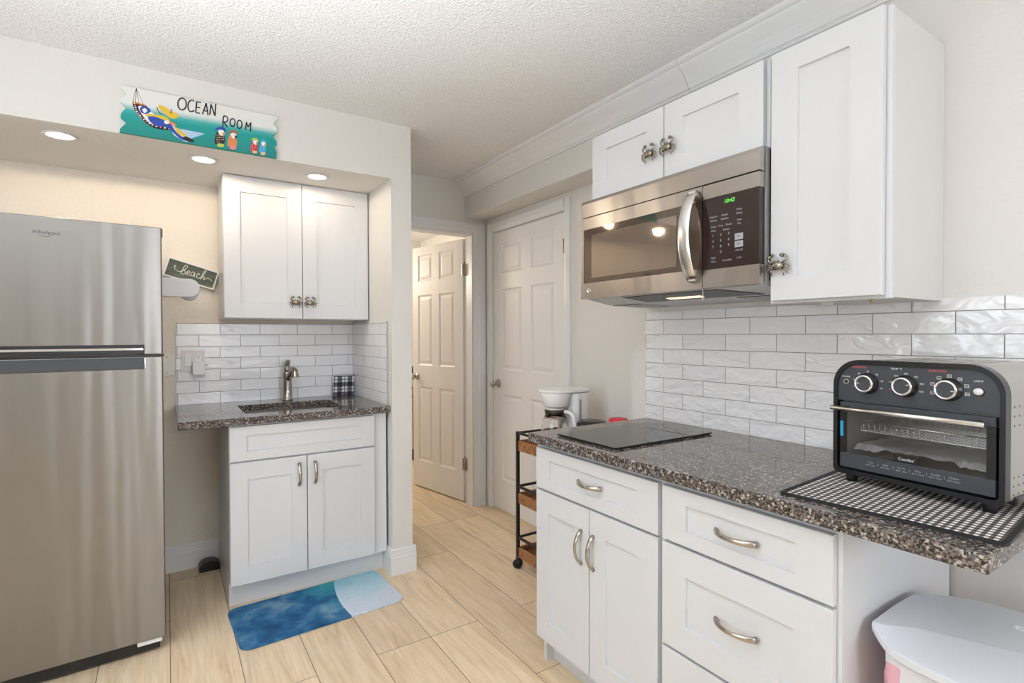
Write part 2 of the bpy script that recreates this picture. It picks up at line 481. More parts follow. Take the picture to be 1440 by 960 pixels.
# ------------------------------------------------------------------ mesh builder
class MB:
    def __init__(self):
        self.bm = bmesh.new()
        self.mats = []
        self.mi = 0
        self.lay = self.bm.faces.layers.int.new('done')

    def mat(self, name):
        if name not in self.mats:
            self.mats.append(name)
        self.mi = self.mats.index(name)
        return self

    def _done(self, smooth=False):
        for f in self.bm.faces:
            if not f[self.lay]:
                f[self.lay] = 1
                f.material_index = self.mi
                f.smooth = smooth
        return self

    def box(self, x0, x1, y0, y1, z0, z1, bev=0.0, seg=1, M=None):
        bm = self.bm
        x0, x1 = min(x0, x1), max(x0, x1)
        y0, y1 = min(y0, y1), max(y0, y1)
        z0, z1 = min(z0, z1), max(z0, z1)
        vs = [bm.verts.new(p) for p in ((x0, y0, z0), (x1, y0, z0), (x1, y1, z0), (x0, y1, z0), (x0, y0, z1), (x1, y0, z1), (x1, y1, z1), (x0, y1, z1))]
        fs = [bm.faces.new([vs[i] for i in q]) for q in ((3, 2, 1, 0), (4, 5, 6, 7), (0, 1, 5, 4), (1, 2, 6, 5), (2, 3, 7, 6), (3, 0, 4, 7))]
        if bev > 0:
            es = list({e for f in fs for e in f.edges})
            r = bmesh.ops.bevel(bm, geom=es, offset=bev, segments=seg, affect='EDGES', profile=0.5)
            vs = list({v for f in r['faces'] for v in f.verts} | {v for v in vs if v.is_valid})
        if M is not None:
            bmesh.ops.transform(bm, matrix=M, verts=vs)
        return self._done(False)

    def prism(self, poly, a0, a1, fn, bev=0.0, seg=2, smooth=False):
        """poly: 2-D outline; fn(u, v, a) gives the 3-D point; extruded from a0 to a1"""
        bm = self.bm
        n = len(poly)
        A = [bm.verts.new(fn(p[0], p[1], a0)) for p in poly]
        B = [bm.verts.new(fn(p[0], p[1], a1)) for p in poly]
        fa = bm.faces.new(A)
        fb = bm.faces.new(B[::-1])
        fs = [bm.faces.new((A[i], B[i], B[(i + 1) % n], A[(i + 1) % n])) for i in range(n)]
        bmesh.ops.recalc_face_normals(bm, faces=[fa, fb] + fs)
        if bev > 0:
            es = list(fa.edges) + list(fb.edges)
            bmesh.ops.bevel(bm, geom=es, offset=bev, segments=seg, affect='EDGES', profile=0.5)
        return self._done(smooth)

    def ring_prism(self, outer, inner, a0, a1, fn):
        bm = self.bm
        n = len(outer)
        V = {}
        for k, poly in (('o', outer), ('i', inner)):
            for a in (a0, a1):
                V[k, a] = [bm.verts.new(fn(p[0], p[1], a)) for p in poly]
        fs = []
        for i in range(n):
            j = (i + 1) % n
            o0, o1, i0, i1 = V['o', a0], V['o', a1], V['i', a0], V['i', a1]
            fs += [bm.faces.new((o0[i], o0[j], i0[j], i0[i])), bm.faces.new((o1[j], o1[i], i1[i], i1[j])),
                   bm.faces.new((o0[j], o0[i], o1[i], o1[j])), bm.faces.new((i0[i], i0[j], i1[j], i1[i]))]
        bmesh.ops.recalc_face_normals(bm, faces=fs)
        return self._done(False)

    def lathe(self, prof, M=None, seg=24, smooth=True, caps=True):
        bm = self.bm
        rings = []
        M = M or Matrix.Identity(4)
        fs = []
        for r, z in prof:
            if r < 1e-6:
                rings.append([bm.verts.new(M @ Vector((0, 0, z)))])
            else:
                rings.append([bm.verts.new(M @ Vector((r * math.cos(2 * math.pi * i / seg), r * math.sin(2 * math.pi * i / seg), z))) for i in range(seg)])
        for a, b_ in zip(rings, rings[1:]):
            for i in range(seg):
                j = (i + 1) % seg
                if len(a) == 1 and len(b_) > 1:
                    fs.append(bm.faces.new((a[0], b_[i], b_[j])))
                elif len(b_) == 1 and len(a) > 1:
                    fs.append(bm.faces.new((a[i], a[j], b_[0])))
                elif len(a) > 1:
                    fs.append(bm.faces.new((a[i], a[j], b_[j], b_[i])))
        if caps:
            if len(rings[0]) > 1:
                fs.append(bm.faces.new(rings[0][::-1]))
            if len(rings[-1]) > 1:
                fs.append(bm.faces.new(rings[-1]))
        bmesh.ops.recalc_face_normals(bm, faces=fs)
        return self._done(smooth)

    def cyl(self, p0, p1, r0, r1=None, seg=20, smooth=True):
        p0, p1 = Vector(p0), Vector(p1)
        d = p1 - p0
        M = Matrix.Translation(p0) @ d.to_track_quat('Z', 'Y').to_matrix().to_4x4()
        return self.lathe([(r0, 0), (r0 if r1 is None else r1, d.length)], M, seg, smooth)

    def tube(self, pts, r, seg=8, sx=1.0, sy=1.0, up=None, smooth=True):
        bm = self.bm
        pts = [Vector(p) for p in pts]
        n = len(pts)
        rad = r if isinstance(r, (list, tuple)) else [r] * n
        rings = []
        ref = Vector(up) if up is not None else None
        prev = None
        for i, p in enumerate(pts):
            t = (pts[min(i + 1, n - 1)] - pts[max(i - 1, 0)]).normalized()
            if ref is None:
                ref = Vector((0, 0, 1)) if abs(t.z) < 0.9 else Vector((1, 0, 0))
            a = (prev if prev is not None else ref)
            a = (a - t * a.dot(t))
            if a.length < 1e-6:
                a = t.orthogonal()
            a.normalize()
            prev = a
            b_ = t.cross(a)
            rings.append([bm.verts.new(p + (a * math.cos(2 * math.pi * k / seg) * sx + b_ * math.sin(2 * math.pi * k / seg) * sy) * rad[i]) for k in range(seg)])
        fs = []
        for A, B in zip(rings, rings[1:]):
            for k in range(seg):
                fs.append(bm.faces.new((A[k], A[(k + 1) % seg], B[(k + 1) % seg], B[k])))
        fs.append(bm.faces.new(rings[0][::-1]))
        fs.append(bm.faces.new(rings[-1]))
        bmesh.ops.recalc_face_normals(bm, faces=fs)
        return self._done(smooth)

    def ellipsoid(self, c, rx, ry, rz, seg=16, rings=8):
        M = Matrix.Translation(Vector(c)) @ Matrix.Diagonal((rx, ry, rz, 1))
        prof = [(math.sin(math.pi * i / rings), -math.cos(math.pi * i / rings)) for i in range(rings + 1)]
        prof[0] = (0, -1)
        prof[-1] = (0, 1)
        return self.lathe(prof, M, seg, True)

    def quad(self, pts, smooth=False):
        f = self.bm.faces.new([self.bm.verts.new(p) for p in pts])
        return self._done(smooth)

    def text(self, s, size, M, extrude=0.0002, align='CENTER', shear=0.0):
        cu = bpy.data.curves.new('text_tmp', 'FONT')
        cu.body = s
        cu.size = size
        cu.extrude = extrude
        cu.shear = shear
        cu.align_x = align
        cu.align_y = 'CENTER'
        o = bpy.data.objects.new('text_tmp', cu)
        col.objects.link(o)
        dg = bpy.context.evaluated_depsgraph_get()
        me = bpy.data.meshes.new_from_object(o.evaluated_get(dg))
        me.transform(M)
        self.bm.from_mesh(me)
        bpy.data.objects.remove(o)
        bpy.data.curves.remove(cu)
        bpy.data.meshes.remove(me)
        return self._done(False)

    def build(self, name, parent=None, local=False):
        me = bpy.data.meshes.new(name)
        self.bm.to_mesh(me)
        self.bm.free()
        for mn in self.mats:
            me.materials.append(MATS[mn])
        o = bpy.data.objects.new(name, me)
        col.objects.link(o)
        if parent is not None:
            o.parent = parent
            if not local:
                me.transform(WM[parent.name].inverted())
            WM[o.name] = WM[parent.name].copy()
        else:
            WM[o.name] = Matrix.Identity(4)
        return o


WM = {}


def thing(name, label, cat, loc=(0, 0, 0), rz=0.0, group=None):
    o = bpy.data.objects.new(name, None)
    o.empty_display_size = 0.1
    o.location = loc
    o.rotation_euler = (0, 0, rz)
    col.objects.link(o)
    WM[o.name] = Matrix.Translation(Vector(loc)) @ Matrix.Rotation(rz, 4, 'Z')
    o['label'] = label
    o['category'] = cat
    if group:
        o['group'] = group
    return o


def tag(o, label, cat, group=None, kind=None):
    o['label'] = label
    o['category'] = cat
    if group:
        o['group'] = group
    if kind:
        o['kind'] = kind
    return o


def struct(o, label=None):
    o['kind'] = 'structure'
    if label:
        o['label'] = label
    return o


def sbox(name, mat, *b, bev=0.0):
    return struct(MB().mat(mat).box(*b, bev=bev).build(name))


def right_fn(xf):
    """facing the room from the right wall: u = world Y, d = depth behind the front plane, z"""
    return lambda u, d, z: (xf + d, u, z)


def back_fn(yf):
    return lambda u, d, z: (u, yf + d, z)


def shaker(mb, fn, u0, u1, z0, z1, stile, rail, thick=0.019, rec=0.008):
    """one-piece five-panel front: frame with a recessed flat panel"""
    bm = mb.bm
    b = 0.0015

    def ring(m, d, z):
        return [bm.verts.new(fn(u0 + m[0], d, z0 + m[1])), bm.verts.new(fn(u1 - m[0], d, z0 + m[1])),
                bm.verts.new(fn(u1 - m[0], d, z1 - m[1])), bm.verts.new(fn(u0 + m[0], d, z1 - m[1]))]
    rings = [ring((0, 0), thick, 0), ring((0, 0), b, 0), ring((b, b), 0, 0), ring((stile, rail), 0, 0),
             ring((stile + 0.0012, rail + 0.0012), rec, 0)]
    fs = [bm.faces.new(rings[0])]
    for A, B in zip(rings, rings[1:]):
        for i in range(4):
            j = (i + 1) % 4
            fs.append(bm.faces.new((A[i], A[j], B[j], B[i])))
    fs.append(bm.faces.new(rings[-1][::-1]))
    bmesh.ops.recalc_face_normals(bm, faces=fs)
    mb._done(False)
    return mb


def bow_handle(fn, u, z, vertical, length=0.118, rise=0.028):
    mb = MB().mat('nickel')
    pts, rad = [], []
    for i in range(15):
        t = -1 + 2 * i / 14
        d = -(rise * (1 - t * t) ** 0.8) - 0.002
        s = t * length / 2
        pts.append(fn(u + (0 if vertical else s), d, z + (s if vertical else 0)))
        rad.append(0.0048 + 0.0022 * (abs(t) ** 2))
    up = Vector(fn(0, 0, 1)) - Vector(fn(0, 0, 0)) if not vertical else Vector(fn(1, 0, 0)) - Vector(fn(0, 0, 0))
    mb.tube(pts, rad, 8, 1.35, 0.8, up=up)
    for t in (-1, 1):
        s = t * (length / 2 - 0.003)
        p = fn(u + (0 if vertical else s), 0.0, z + (s if vertical else 0))
        q = fn(u + (0 if vertical else s), -0.005, z + (s if vertical else 0))
        mb.cyl(p, q, 0.0075, 0.006, 12)
    return mb


def crab(fn, u, z, s=1.0):
    """crab-shaped cabinet knob: shell, eyes, two claws and four legs a side"""
    mb = MB().mat('antique_nickel')
    P = lambda a, d, c: fn(u + a * s, -d * s, z + c * s)
    mb.cyl(P(0, 0, 0), P(0, 0.012, 0), 0.006 * s, 0.005 * s, 10)
    # shell
    prof = [(0, -1), (0.5, -0.86), (0.86, -0.5), (1, 0), (0.86, 0.5), (0.5, 0.86), (0, 1)]
    o = Vector(fn(u, 0, z))
    U = (Vector(fn(u + 1, 0, z)) - o)
    D = -(Vector(fn(u, 1, z)) - o)
    Z = (Vector(fn(u, 0, z + 1)) - o)
    c = Vector(P(0, 0.015, 0))
    M = Matrix(((U.x * 0.017 * s, Z.x * 0.011 * s, D.x * 0.006 * s, c.x), (U.y * 0.017 * s, Z.y * 0.011 * s, D.y * 0.006 * s, c.y),
                (U.z * 0.017 * s, Z.z * 0.011 * s, D.z * 0.006 * s, c.z), (0, 0, 0, 1)))
    mb.lathe(prof, M, 16)
    for sg in (-1, 1):
        mb.tube([P(sg * 0.004, 0.016, 0.008), P(sg * 0.0045, 0.018, 0.014)], [0.0016 * s, 0.002 * s], 6)
        # claw arm, then the two pincers
        mb.tube([P(sg * 0.011, 0.014, 0.006), P(sg * 0.021, 0.014, 0.012), P(sg * 0.022, 0.014, 0.020), P(sg * 0.016, 0.014, 0.025)],
                [0.0022 * s, 0.0026 * s, 0.0034 * s, 0.004 * s], 7)
        mb.tube([P(sg * 0.017, 0.014, 0.0245), P(sg * 0.011, 0.014, 0.0285), P(sg * 0.006, 0.014, 0.026)], [0.0036 * s, 0.0028 * s, 0.001 * s], 6)
        mb.tube([P(sg * 0.016, 0.014, 0.0225), P(sg * 0.010, 0.014, 0.0225), P(sg * 0.0065, 0.014, 0.0245)], [0.0028 * s, 0.002 * s, 0.001 * s], 6)
        for a, b_ in (((0.023, 0.004), (0.029, -0.004)), ((0.024, -0.002), (0.028, -0.012)), ((0.021, -0.008), (0.024, -0.019)), ((0.015, -0.013), (0.015, -0.025))):
            mb.tube([P(sg * 0.012, 0.012, a[1] * 0.5), P(sg * a[0], 0.015, a[1]), P(sg * b_[0], 0.010, b_[1])], [0.0021 * s, 0.0021 * s, 0.001 * s], 6)
    return mb


def smooth_path(pts, n=6):
    """Catmull-Rom through the points"""
    pts = [Vector(p) for p in pts]
    out = []
    for i in range(len(pts) - 1):
        p0, p1, p2, p3 = pts[max(i - 1, 0)], pts[i], pts[i + 1], pts[min(i + 2, len(pts) - 1)]
        for k in range(n):
            t = k / n
            out.append(0.5 * ((2 * p1) + (p2 - p0) * t + (2 * p0 - 5 * p1 + 4 * p2 - p3) * t * t + (3 * p1 - p0 - 3 * p2 + p3) * t ** 3))
    out.append(pts[-1])
    return out


def rrect(x0, x1, y0, y1, r, n=6):
    """rounded rectangle outline; r one radius or four (bl, br, tr, tl)"""
    rs = r if isinstance(r, (list, tuple)) else (r,) * 4
    out = []
    for (cx, cy, a0), rr in zip(((x0, y0, 180), (x1, y0, 270), (x1, y1, 0), (x0, y1, 90)), rs):
        if rr <= 0:
            out.append((cx, cy))
            continue
        ox = cx + (rr if cx == x0 else -rr)
        oy = cy + (rr if cy == y0 else -rr)
        for k in range(n + 1):
            a = R(a0 + 90 * k / n)
            out.append((ox + rr * math.cos(a), oy + rr * math.sin(a)))
    return out


# ------------------------------------------------------------------ the room
CEIL = 2.43
WR = 1.865          # face of the wall behind the right-hand counter
sbox('floor', 'plank_floor', -2.35, 2.75, -2.75, 6.2, -0.08, 0)
sbox('ceiling', 'popcorn', -2.35, 2.75, -2.75, 6.2, CEIL, CEIL + 0.08)
sbox('wall_right', 'wall_paint', WR, 2.17, -2.6, 1.80, 0, CEIL)
mb = MB().mat('wall_paint')
mb.box(2.05, 2.17, 1.80, 2.53, 0, 2.165)
mb.box(2.05, 2.17, 2.53, 3.40, 2.06, 2.165)
mb.box(2.05, 2.17, 3.40, 3.49, 0, 2.165)
struct(mb.build('wall_closet'))
sbox('wall_header', 'wall_paint', WR, 2.17, 1.80, 3.49, 2.165, CEIL)
mb = MB().mat('wall_paint')
mb.box(1.014, 1.21, 3.49, 3.60, 0, CEIL)
mb.box(1.21, 1.94, 3.49, 3.60, 2.065, CEIL)
mb.box(1.94, 2.75, 3.49, 3.60, 0, CEIL)
struct(mb.build('wall_hall'))
sbox('wall_post', 'wall_paint', 1.014, 1.127, 2.73, 3.49, 0, CEIL)
sbox('wall_soffit', 'wall_paint', -2.2, 1.014, 2.73, 3.44, 2.137, CEIL)
sbox('wall_niche', 'wall_paint_niche', -2.2, 1.014, 3.44, 3.60, 0, CEIL)
# left wall and the wall behind the camera, each with a window opening
mb = MB().mat('wall_paint')
mb.box(-2.35, -2.2, -2.75, -0.55, 0, CEIL).box(-2.35, -2.2, 1.65, 3.6, 0, CEIL)
mb.box(-2.35, -2.2, -0.55, 1.65, 0, 0.85).box(-2.35, -2.2, -0.55, 1.65, 2.05, CEIL)
struct(mb.build('wall_left'))
mb = MB().mat('wall_paint')
mb.box(-2.2, 0.35, -2.75, -2.6, 0, CEIL).box(1.55, 2.17, -2.75, -2.6, 0, CEIL).box(0.35, 1.55, -2.75, -2.6, 1.95, CEIL).box(0.35, 1.55, -2.75, -2.6, 0, 0.95)
struct(mb.build('wall_front'))
# window frames
mb = MB().mat('white_trim')
for a, b_ in ((-0.55, -0.49), (0.52, 0.58), (1.59, 1.65)):
    mb.box(-2.33, -2.28, a, b_, 0.85, 2.05)
for a, b_ in ((0.85, 0.90), (2.0, 2.05)):
    mb.box(-2.325, -2.285, -0.49, 1.59, a, b_)
struct(mb.build('window_1'))
mb = MB().mat('white_trim')
for a, b_ in ((0.35, 0.40), (0.925, 0.975), (1.50, 1.55)):
    mb.box(a, b_, -2.73, -2.69, 0.95, 1.95)
for a, b_ in ((0.95, 1.0), (1.90, 1.95)):
    mb.box(0.40, 1.50, -2.725, -2.695, a, b_)
struct(mb.build('window_2'))
# room behind the hall door
sbox('wall_far', 'wall_paint', 0.9, 2.75, 6.0, 6.15, 0, CEIL)
sbox('wall_far_right', 'wall_paint', 2.6, 2.75, 3.60, 6.0, 0, CEIL)
sbox('wall_far_left', 'wall_paint', 0.8, 0.9, 3.60, 6.15, 0, CEIL)
sbox('baseboard_far', 'white_trim', 2.585, 2.6, 3.60, 6.0, 0, 0.13)

# crown: ogee profile, two lengths with the caulked joint between them
cr = [(WR, 2.318), (WR - 0.012, 2.318), (WR - 0.014, 2.327), (WR - 0.021, 2.331), (WR - 0.024, 2.340), (WR - 0.030, 2.352), (WR - 0.042, 2.368),
      (WR - 0.060, 2.386), (WR - 0.074, 2.398), (WR - 0.080, 2.404), (WR - 0.081, 2.411), (WR - 0.092, 2.414), (WR - 0.100, 2.420), (WR - 0.101, CEIL), (WR, CEIL)]
for i, (a, b_) in enumerate(((-2.6, 1.459), (1.461, 3.49))):
    mb = MB().mat('white_trim').prism(cr, a, b_, lambda u, v, w: (u, w, v))
    struct(mb.build('trim_%d' % (i + 1)))

# baseboards with a stepped top
bp = [(0, 0), (0.016, 0), (0.016, 0.095), (0.013, 0.102), (0.013, 0.114), (0.009, 0.120), (0.009, 0.132), (0.004, 0.140), (0, 0.140)]
mb = MB().mat('white_trim').prism(bp, -0.85, 0.238, lambda u, v, w: (w, 3.44 - u, v))
struct(mb.build('baseboard_niche'))
mb = MB().mat('white_trim').prism(bp, 0.998, 1.143, lambda u, v, w: (w, 2.73 - u, v))
mb.prism(bp, 2.7305, 3.47, lambda u, v, w: (1.127 + u, w, v))
mb.prism(bp, 2.7305, 2.8445, lambda u, v, w: (1.014 - u, w, v))
struct(mb.build('baseboard_post'))
mb = MB().mat('white_trim').prism(bp, -2.6, 0.56, lambda u, v, w: (WR - u, w, v))
struct(mb.build('baseboard_right'))
mb = MB().mat('white_trim').prism(bp, 1.80, 2.47, lambda u, v, w: (2.05 - u, w, v))
struct(mb.build('baseboard_closet'))

# door casings
mb = MB().mat('white_trim')
cs = [(0, 0), (0.075, 0), (0.075, 0.014), (0.066, 0.018), (0.03, 0.018), (0.022, 0.013), (0.006, 0.011), (0, 0.008)]
mb.prism([(u, v) for u, v in cs], 0, 2.135, lambda u, v, w: (1.935 + u * 1.42, 3.49 - v, w))
mb.prism([(u, v) for u, v in cs], 0, 2.135, lambda u, v, w: (1.205 - u, 3.49 - v, w))
mb.prism([(u, v) for u, v in cs], 1.205, 1.935, lambda u, v, w: (w, 3.49 - v, 2.06 + u))
mb.box(1.926, 1.939, 3.492, 3.60, 0, 2.06)          # jambs and the stop
mb.box(1.2105, 1.225, 3.492, 3.60, 0, 2.06)
mb.box(1.225, 1.926, 3.492, 3.60, 2.045, 2.0645)
struct(mb.build('trim_3'))
mb = MB().mat('white_trim')
mb.prism(cs, 0, 2.13, lambda u, v, w: (2.05 - v, 2.535 - u * 0.8, w))
mb.prism(cs, 0, 2.13, lambda u, v, w: (2.05 - v, 3.40 + u * 0.8, w))
mb.prism(cs, 2.535, 3.40, lambda u, v, w: (2.05 - v, w, 2.06 + u * 0.933))
struct(mb.build('trim_4'))


def panel_door(mb, fn, w, h, t, cols, rows):
    """six-panel leaf: u 0..w, z 0..h, d 0 is the shown face"""
    bm = mb.bm
    us = [0] + [x for c in cols for x in c] + [w]
    zs = [0] + [x for r_ in rows for x in r_] + [h]
    V = {}

    def vert(u, z, d):
        k = (round(u, 5), round(z, 5), round(d, 5))
        if k not in V:
            V[k] = bm.verts.new(fn(u, d, z))
        return V[k]
    fs = []
    for side in (0, 1):
        d0 = 0 if side == 0 else t
        sg = 1 if side == 0 else -1
        for i in range(len(us) - 1):
            for j in range(len(zs) - 1):
                a, b_, c, e = us[i], us[i + 1], zs[j], zs[j + 1]
                if (a, b_) in cols and (c, e) in rows:
                    prev = [vert(a, c, d0), vert(b_, c, d0), vert(b_, e, d0), vert(a, e, d0)]
                    for ins, dep in ((0.010, 0.007), (0.018, 0.008), (0.040, 0.002)):
                        dd = d0 + sg * dep
                        cur = [vert(a + ins, c + ins, dd), vert(b_ - ins, c + ins, dd), vert(b_ - ins, e - ins, dd), vert(a + ins, e - ins, dd)]
                        for k in range(4):
                            fs.append(bm.faces.new((prev[k], prev[(k + 1) % 4], cur[(k + 1) % 4], cur[k])))
                        prev = cur
                    fs.append(bm.faces.new(prev))
                else:
                    fs.append(bm.faces.new([vert(a, c, d0), vert(b_, c, d0), vert(b_, e, d0), vert(a, e, d0)]))
    for i in range(len(us) - 1):
        for z in (0, h):
            fs.append(bm.faces.new((vert(us[i], z, 0), vert(us[i + 1], z, 0), vert(us[i + 1], z, t), vert(us[i], z, t))))
    for j in range(len(zs) - 1):
        for u in (0, w):
            fs.append(bm.faces.new((vert(u, zs[j], 0), vert(u, zs[j + 1], 0), vert(u, zs[j + 1], t), vert(u, zs[j], t))))
    bmesh.ops.recalc_face_normals(bm, faces=fs)
    return mb._done(False)


def knob_mb(M):
    mb = MB().mat('nickel')
    mb.lathe([(0.032, 0), (0.032, 0.004), (0.026, 0.009), (0.012, 0.012), (0.011, 0.030), (0.020, 0.036), (0.027, 0.046), (0.027, 0.056), (0.020, 0.064), (0, 0.066)], M, 20)
    return mb


ROWS = [(0.22, 0.85), (1.03, 1.62), (1.735, 1.955)]
# door 1: hall door, swung open into the room behind
hd = thing('door_1', 'white six-panel hall door standing open beyond the post', 'door', (1.912, 3.613, 0), R(90 + 11.6))
del hd['category']
hd['kind'] = 'structure'
hw = 0.672
mb = MB().mat('white_door')
panel_door(mb, lambda u, d, z: (u, -d, z + 0.012), hw, 2.025, 0.035, [(0.105, 0.305), (0.395, 0.595)], ROWS)
leaf = mb.build('door_leaf', hd, local=True)
for sd in (0, 1):
    Mk = Matrix.Translation((hw - 0.065, 0.0 if sd == 0 else -0.035, 0.945)) @ Matrix.Rotation(R(-90 if sd == 0 else 90), 4, 'X')
    knob_mb(Mk).build('door_knob', hd, local=True)
for z in (0.30, 1.80):
    mb = MB().mat('nickel')
    mb.cyl((1.921, 3.601, z - 0.05), (1.921, 3.601, z + 0.05), 0.007, seg=10)
    mb.cyl((1.921, 3.601, z + 0.05), (1.921, 3.601, z + 0.06), 0.005, 0.002, seg=10)
    mb.box(1.899, 1.921, 3.603, 3.606, z - 0.045, z + 0.045).box(1.921, 1.925, 3.57, 3.601, z - 0.045, z + 0.045)
    mb.build('hinge', hd)

# door 2: closet door, closed
cd = thing('door_2', 'white six-panel closet door behind the rolling cart', 'door', (2.058, 2.538, 0))
del cd['category']
cd['kind'] = 'structure'
mb = MB().mat('white_door')
panel_door(mb, lambda u, d, z: (2.058 + d, 2.538 + u, z + 0.012), 0.859, 2.040, 0.035, [(0.115, 0.375), (0.484, 0.744)], ROWS)
mb.build('door_leaf', cd)
knob_mb(Matrix.Translation((2.058, 3.327, 0.937)) @ Matrix.Rotation(R(-90), 4, 'Y')).build('door_knob', cd)
for z in (0.30, 1.845):
    mb = MB().mat('nickel')
    mb.cyl((2.050, 2.534, z - 0.048), (2.050, 2.534, z + 0.048), 0.007, seg=10)
    mb.box(2.052, 2.058, 2.53, 2.56, z - 0.045, z + 0.045)
    mb.build('hinge', cd)

# backsplashes
mb = MB().mat('tile_right').box(1.853, WR, 0.05, 1.703, 0.914, 1.40)
struct(mb.build('wall_right_tile'), 'wavy glossy white tile behind the right-hand counter')
mb = MB().mat('tile_back').box(0.042, 1.008, 3.43, 3.44, 0.914, 1.366)
struct(mb.build('wall_niche_tile'), 'white tile behind the sink')
mb = MB().mat('tile_side').box(1.008, 1.014, 2.789, 3.43, 0.914, 1.372)
mb.mat('grout_trim').box(1.006, 1.0145, 2.783, 2.789, 0.914, 1.374)
struct(mb.build('wall_post_tile'), 'white tile on the niche side of the post')

# ------------------------------------------------------------------ niche: lights
lamp_specs = [((-0.366, 2.886), 'round recessed downlight above the steel refrigerator'),
              ((0.154, 2.911), 'round recessed downlight under the painted sign, beside the sink cabinet'),
              ((0.673, 2.904), 'round recessed downlight above the white cabinet over the sink')]
for (x, y), lab in lamp_specs:
    t = thing('ceiling_light', lab, 'ceiling light', (x, y, 2.137), 0, 'recessed lights in the niche ceiling')
    mb = MB().mat('white_trim')
    mb.lathe([(0.056, 0.0), (0.062, -0.004), (0.046, -0.006), (0.043, 0.0)], Matrix.Translation((x, y, 2.137)), 32, caps=False)
    mb.build('trim_ring', t)
    mb = MB().mat('lamp_lens').lathe([(0, -0.003), (0.043, -0.003), (0.043, -0.0005), (0, -0.0005)], Matrix.Translation((x, y, 2.137)), 32)
    mb.build('lens', t)
    d = bpy.data.lights.new('downlight', 'SPOT')
    d.energy = 2.0 if x > 0.5 else 5
    d.color = (1.0, 0.82, 0.64)
    d.spot_size = R(179)
    d.spot_blend = 0.06
    d.shadow_soft_size = 0.03
    o = bpy.data.objects.new('downlight', d)
    o.location = (x, y, 2.12)
    col.objects.link(o)

d = bpy.data.lights.new('hall_room_lamp', 'POINT')
d.energy = 30
d.color = (1.0, 0.87, 0.72)
d.shadow_soft_size = 0.15
o = bpy.data.objects.new('hall_room_lamp', d)
o.location = (1.25, 5.1, 1.9)
col.objects.link(o)

# ------------------------------------------------------------------ refrigerator
fr = thing('refrigerator', 'stainless steel top-freezer refrigerator in the niche', 'refrigerator', (-0.013, 2.583, 0), R(3.0))
W = 0.76
mb = MB().mat('fridge_side').box(-W + 0.004, -0.004, 0.072, 0.74, 0.05, 1.728, 0.004)
mb.build('body', fr, True)
mb = MB().mat('stainless_fridge').prism(rrect(-W, 0, 0, 0.065, (0.006, 0.006, 0.004, 0.004)), 1.223, 1.737, lambda u, v, w: (u, v, w), 0.003, 2)
fz = mb.build('freezer_door', fr, True)
mb = MB().mat('black_plastic').box(-W, -0.062, -0.0035, 0.02, 1.225, 1.262, 0.002)
mb.mat('chrome').box(-W, -0.066, -0.005, 0.0, 1.240, 1.249, 0.001)
mb.build('pocket_handle', fz, True)
mb = MB().mat('print_dark')
mb.text('Whirlpool', 0.0185, Matrix.Translation((-0.355, -0.0002, 1.678)) @ Matrix.Rotation(R(90), 4, 'X'), 0.0006)
mb.tube(smooth_path([(-0.375, -0.0004, 1.667), (-0.352, -0.0004, 1.663), (-0.335, -0.0004, 1.671)]), 0.0007, 6)
mb.build('logo', fz, True)
mb = MB().mat('stainless_fridge').prism(rrect(-W, 0, 0, 0.065, (0.006, 0.006, 0.004, 0.004)), 0.065, 1.213, lambda u, v, w: (u, v, w), 0.003, 2)
fd = mb.build('door', fr, True)
mb = MB().mat('dark_grey_plastic').box(-W, -0.062, -0.0035, 0.02, 1.164, 1.211, 0.002)
mb.mat('chrome').box(-0.0625, -0.0585, -0.004, 0.01, 1.166, 1.209, 0.001)
mb.build('pocket_handle', fd, True)
mb = MB().mat('black_plastic').box(-W + 0.01, -0.01, 0.006, 0.07, 1.213, 1.223).box(-0.075, 0.004, -0.003, 0.03, 1.2145, 1.2215, 0.001)
mb.build('middle_hinge', fr, True)
mb = MB().mat('dark_grey_plastic').box(-0.06, -0.002, 0.07, 0.15, 1.7285, 1.742, 0.003).box(-0.004, 0.003, 0.008, 0.03, 1.70, 1.735, 0.001)
mb.build('top_hinge', fr, True)
mb = MB().mat('black_plastic').box(-W + 0.02, -0.02, 0.03, 0.08, 0.012, 0.062)
mb.build('kick_grille', fr, True)
for x in (-0.70, -0.055):
    mb = MB().mat('white_plastic').box(x - 0.042, x + 0.042, 0.008, 0.05, 0.045, 0.062, 0.002)
    mb.mat('black_plastic').cyl((x, 0.09, 0), (x, 0.09, 0.05), 0.018)
    mb.build('foot', fr, True)
for x in (-0.70, -0.06):
    MB().mat('black_plastic').cyl((x, 0.68, 0), (x, 0.68, 0.055), 0.02).build('foot', fr, True)

# white holder stuck on the fridge side
wh = thing('wall_holder', 'white rounded plastic holder mounted on the refrigerator side, below the beach sign', 'holder', (-0.01, 3.0, 1.53))
mb = MB().mat('lavender_plastic')
pl = rrect(-0.017, 0.137, 1.485, 1.573, (0.004, 0.042, 0.042, 0.004), 8)
mb.prism(pl, 3.0, 3.022, lambda u, v, w: (u, w, v), 0.003, 2)
mb.build('front_plate', wh)
mb = MB().mat('white_plastic')
mb.prism(rrect(-0.017, 0.085, 1.487, 1.571, 0.004), 3.0225, 3.075, lambda u, v, w: (u, w, v), 0.002, 2)
mb.build('arm', wh)
mb = MB().mat('lid_white')
mb.cyl((0.097, 3.0225, 1.517), (0.097, 3.145, 1.517), 0.0425, seg=28)
mb.cyl((0.097, 3.12, 1.517), (0.097, 3.128, 1.517), 0.044, seg=28)
mb.build('roll_drum', wh)

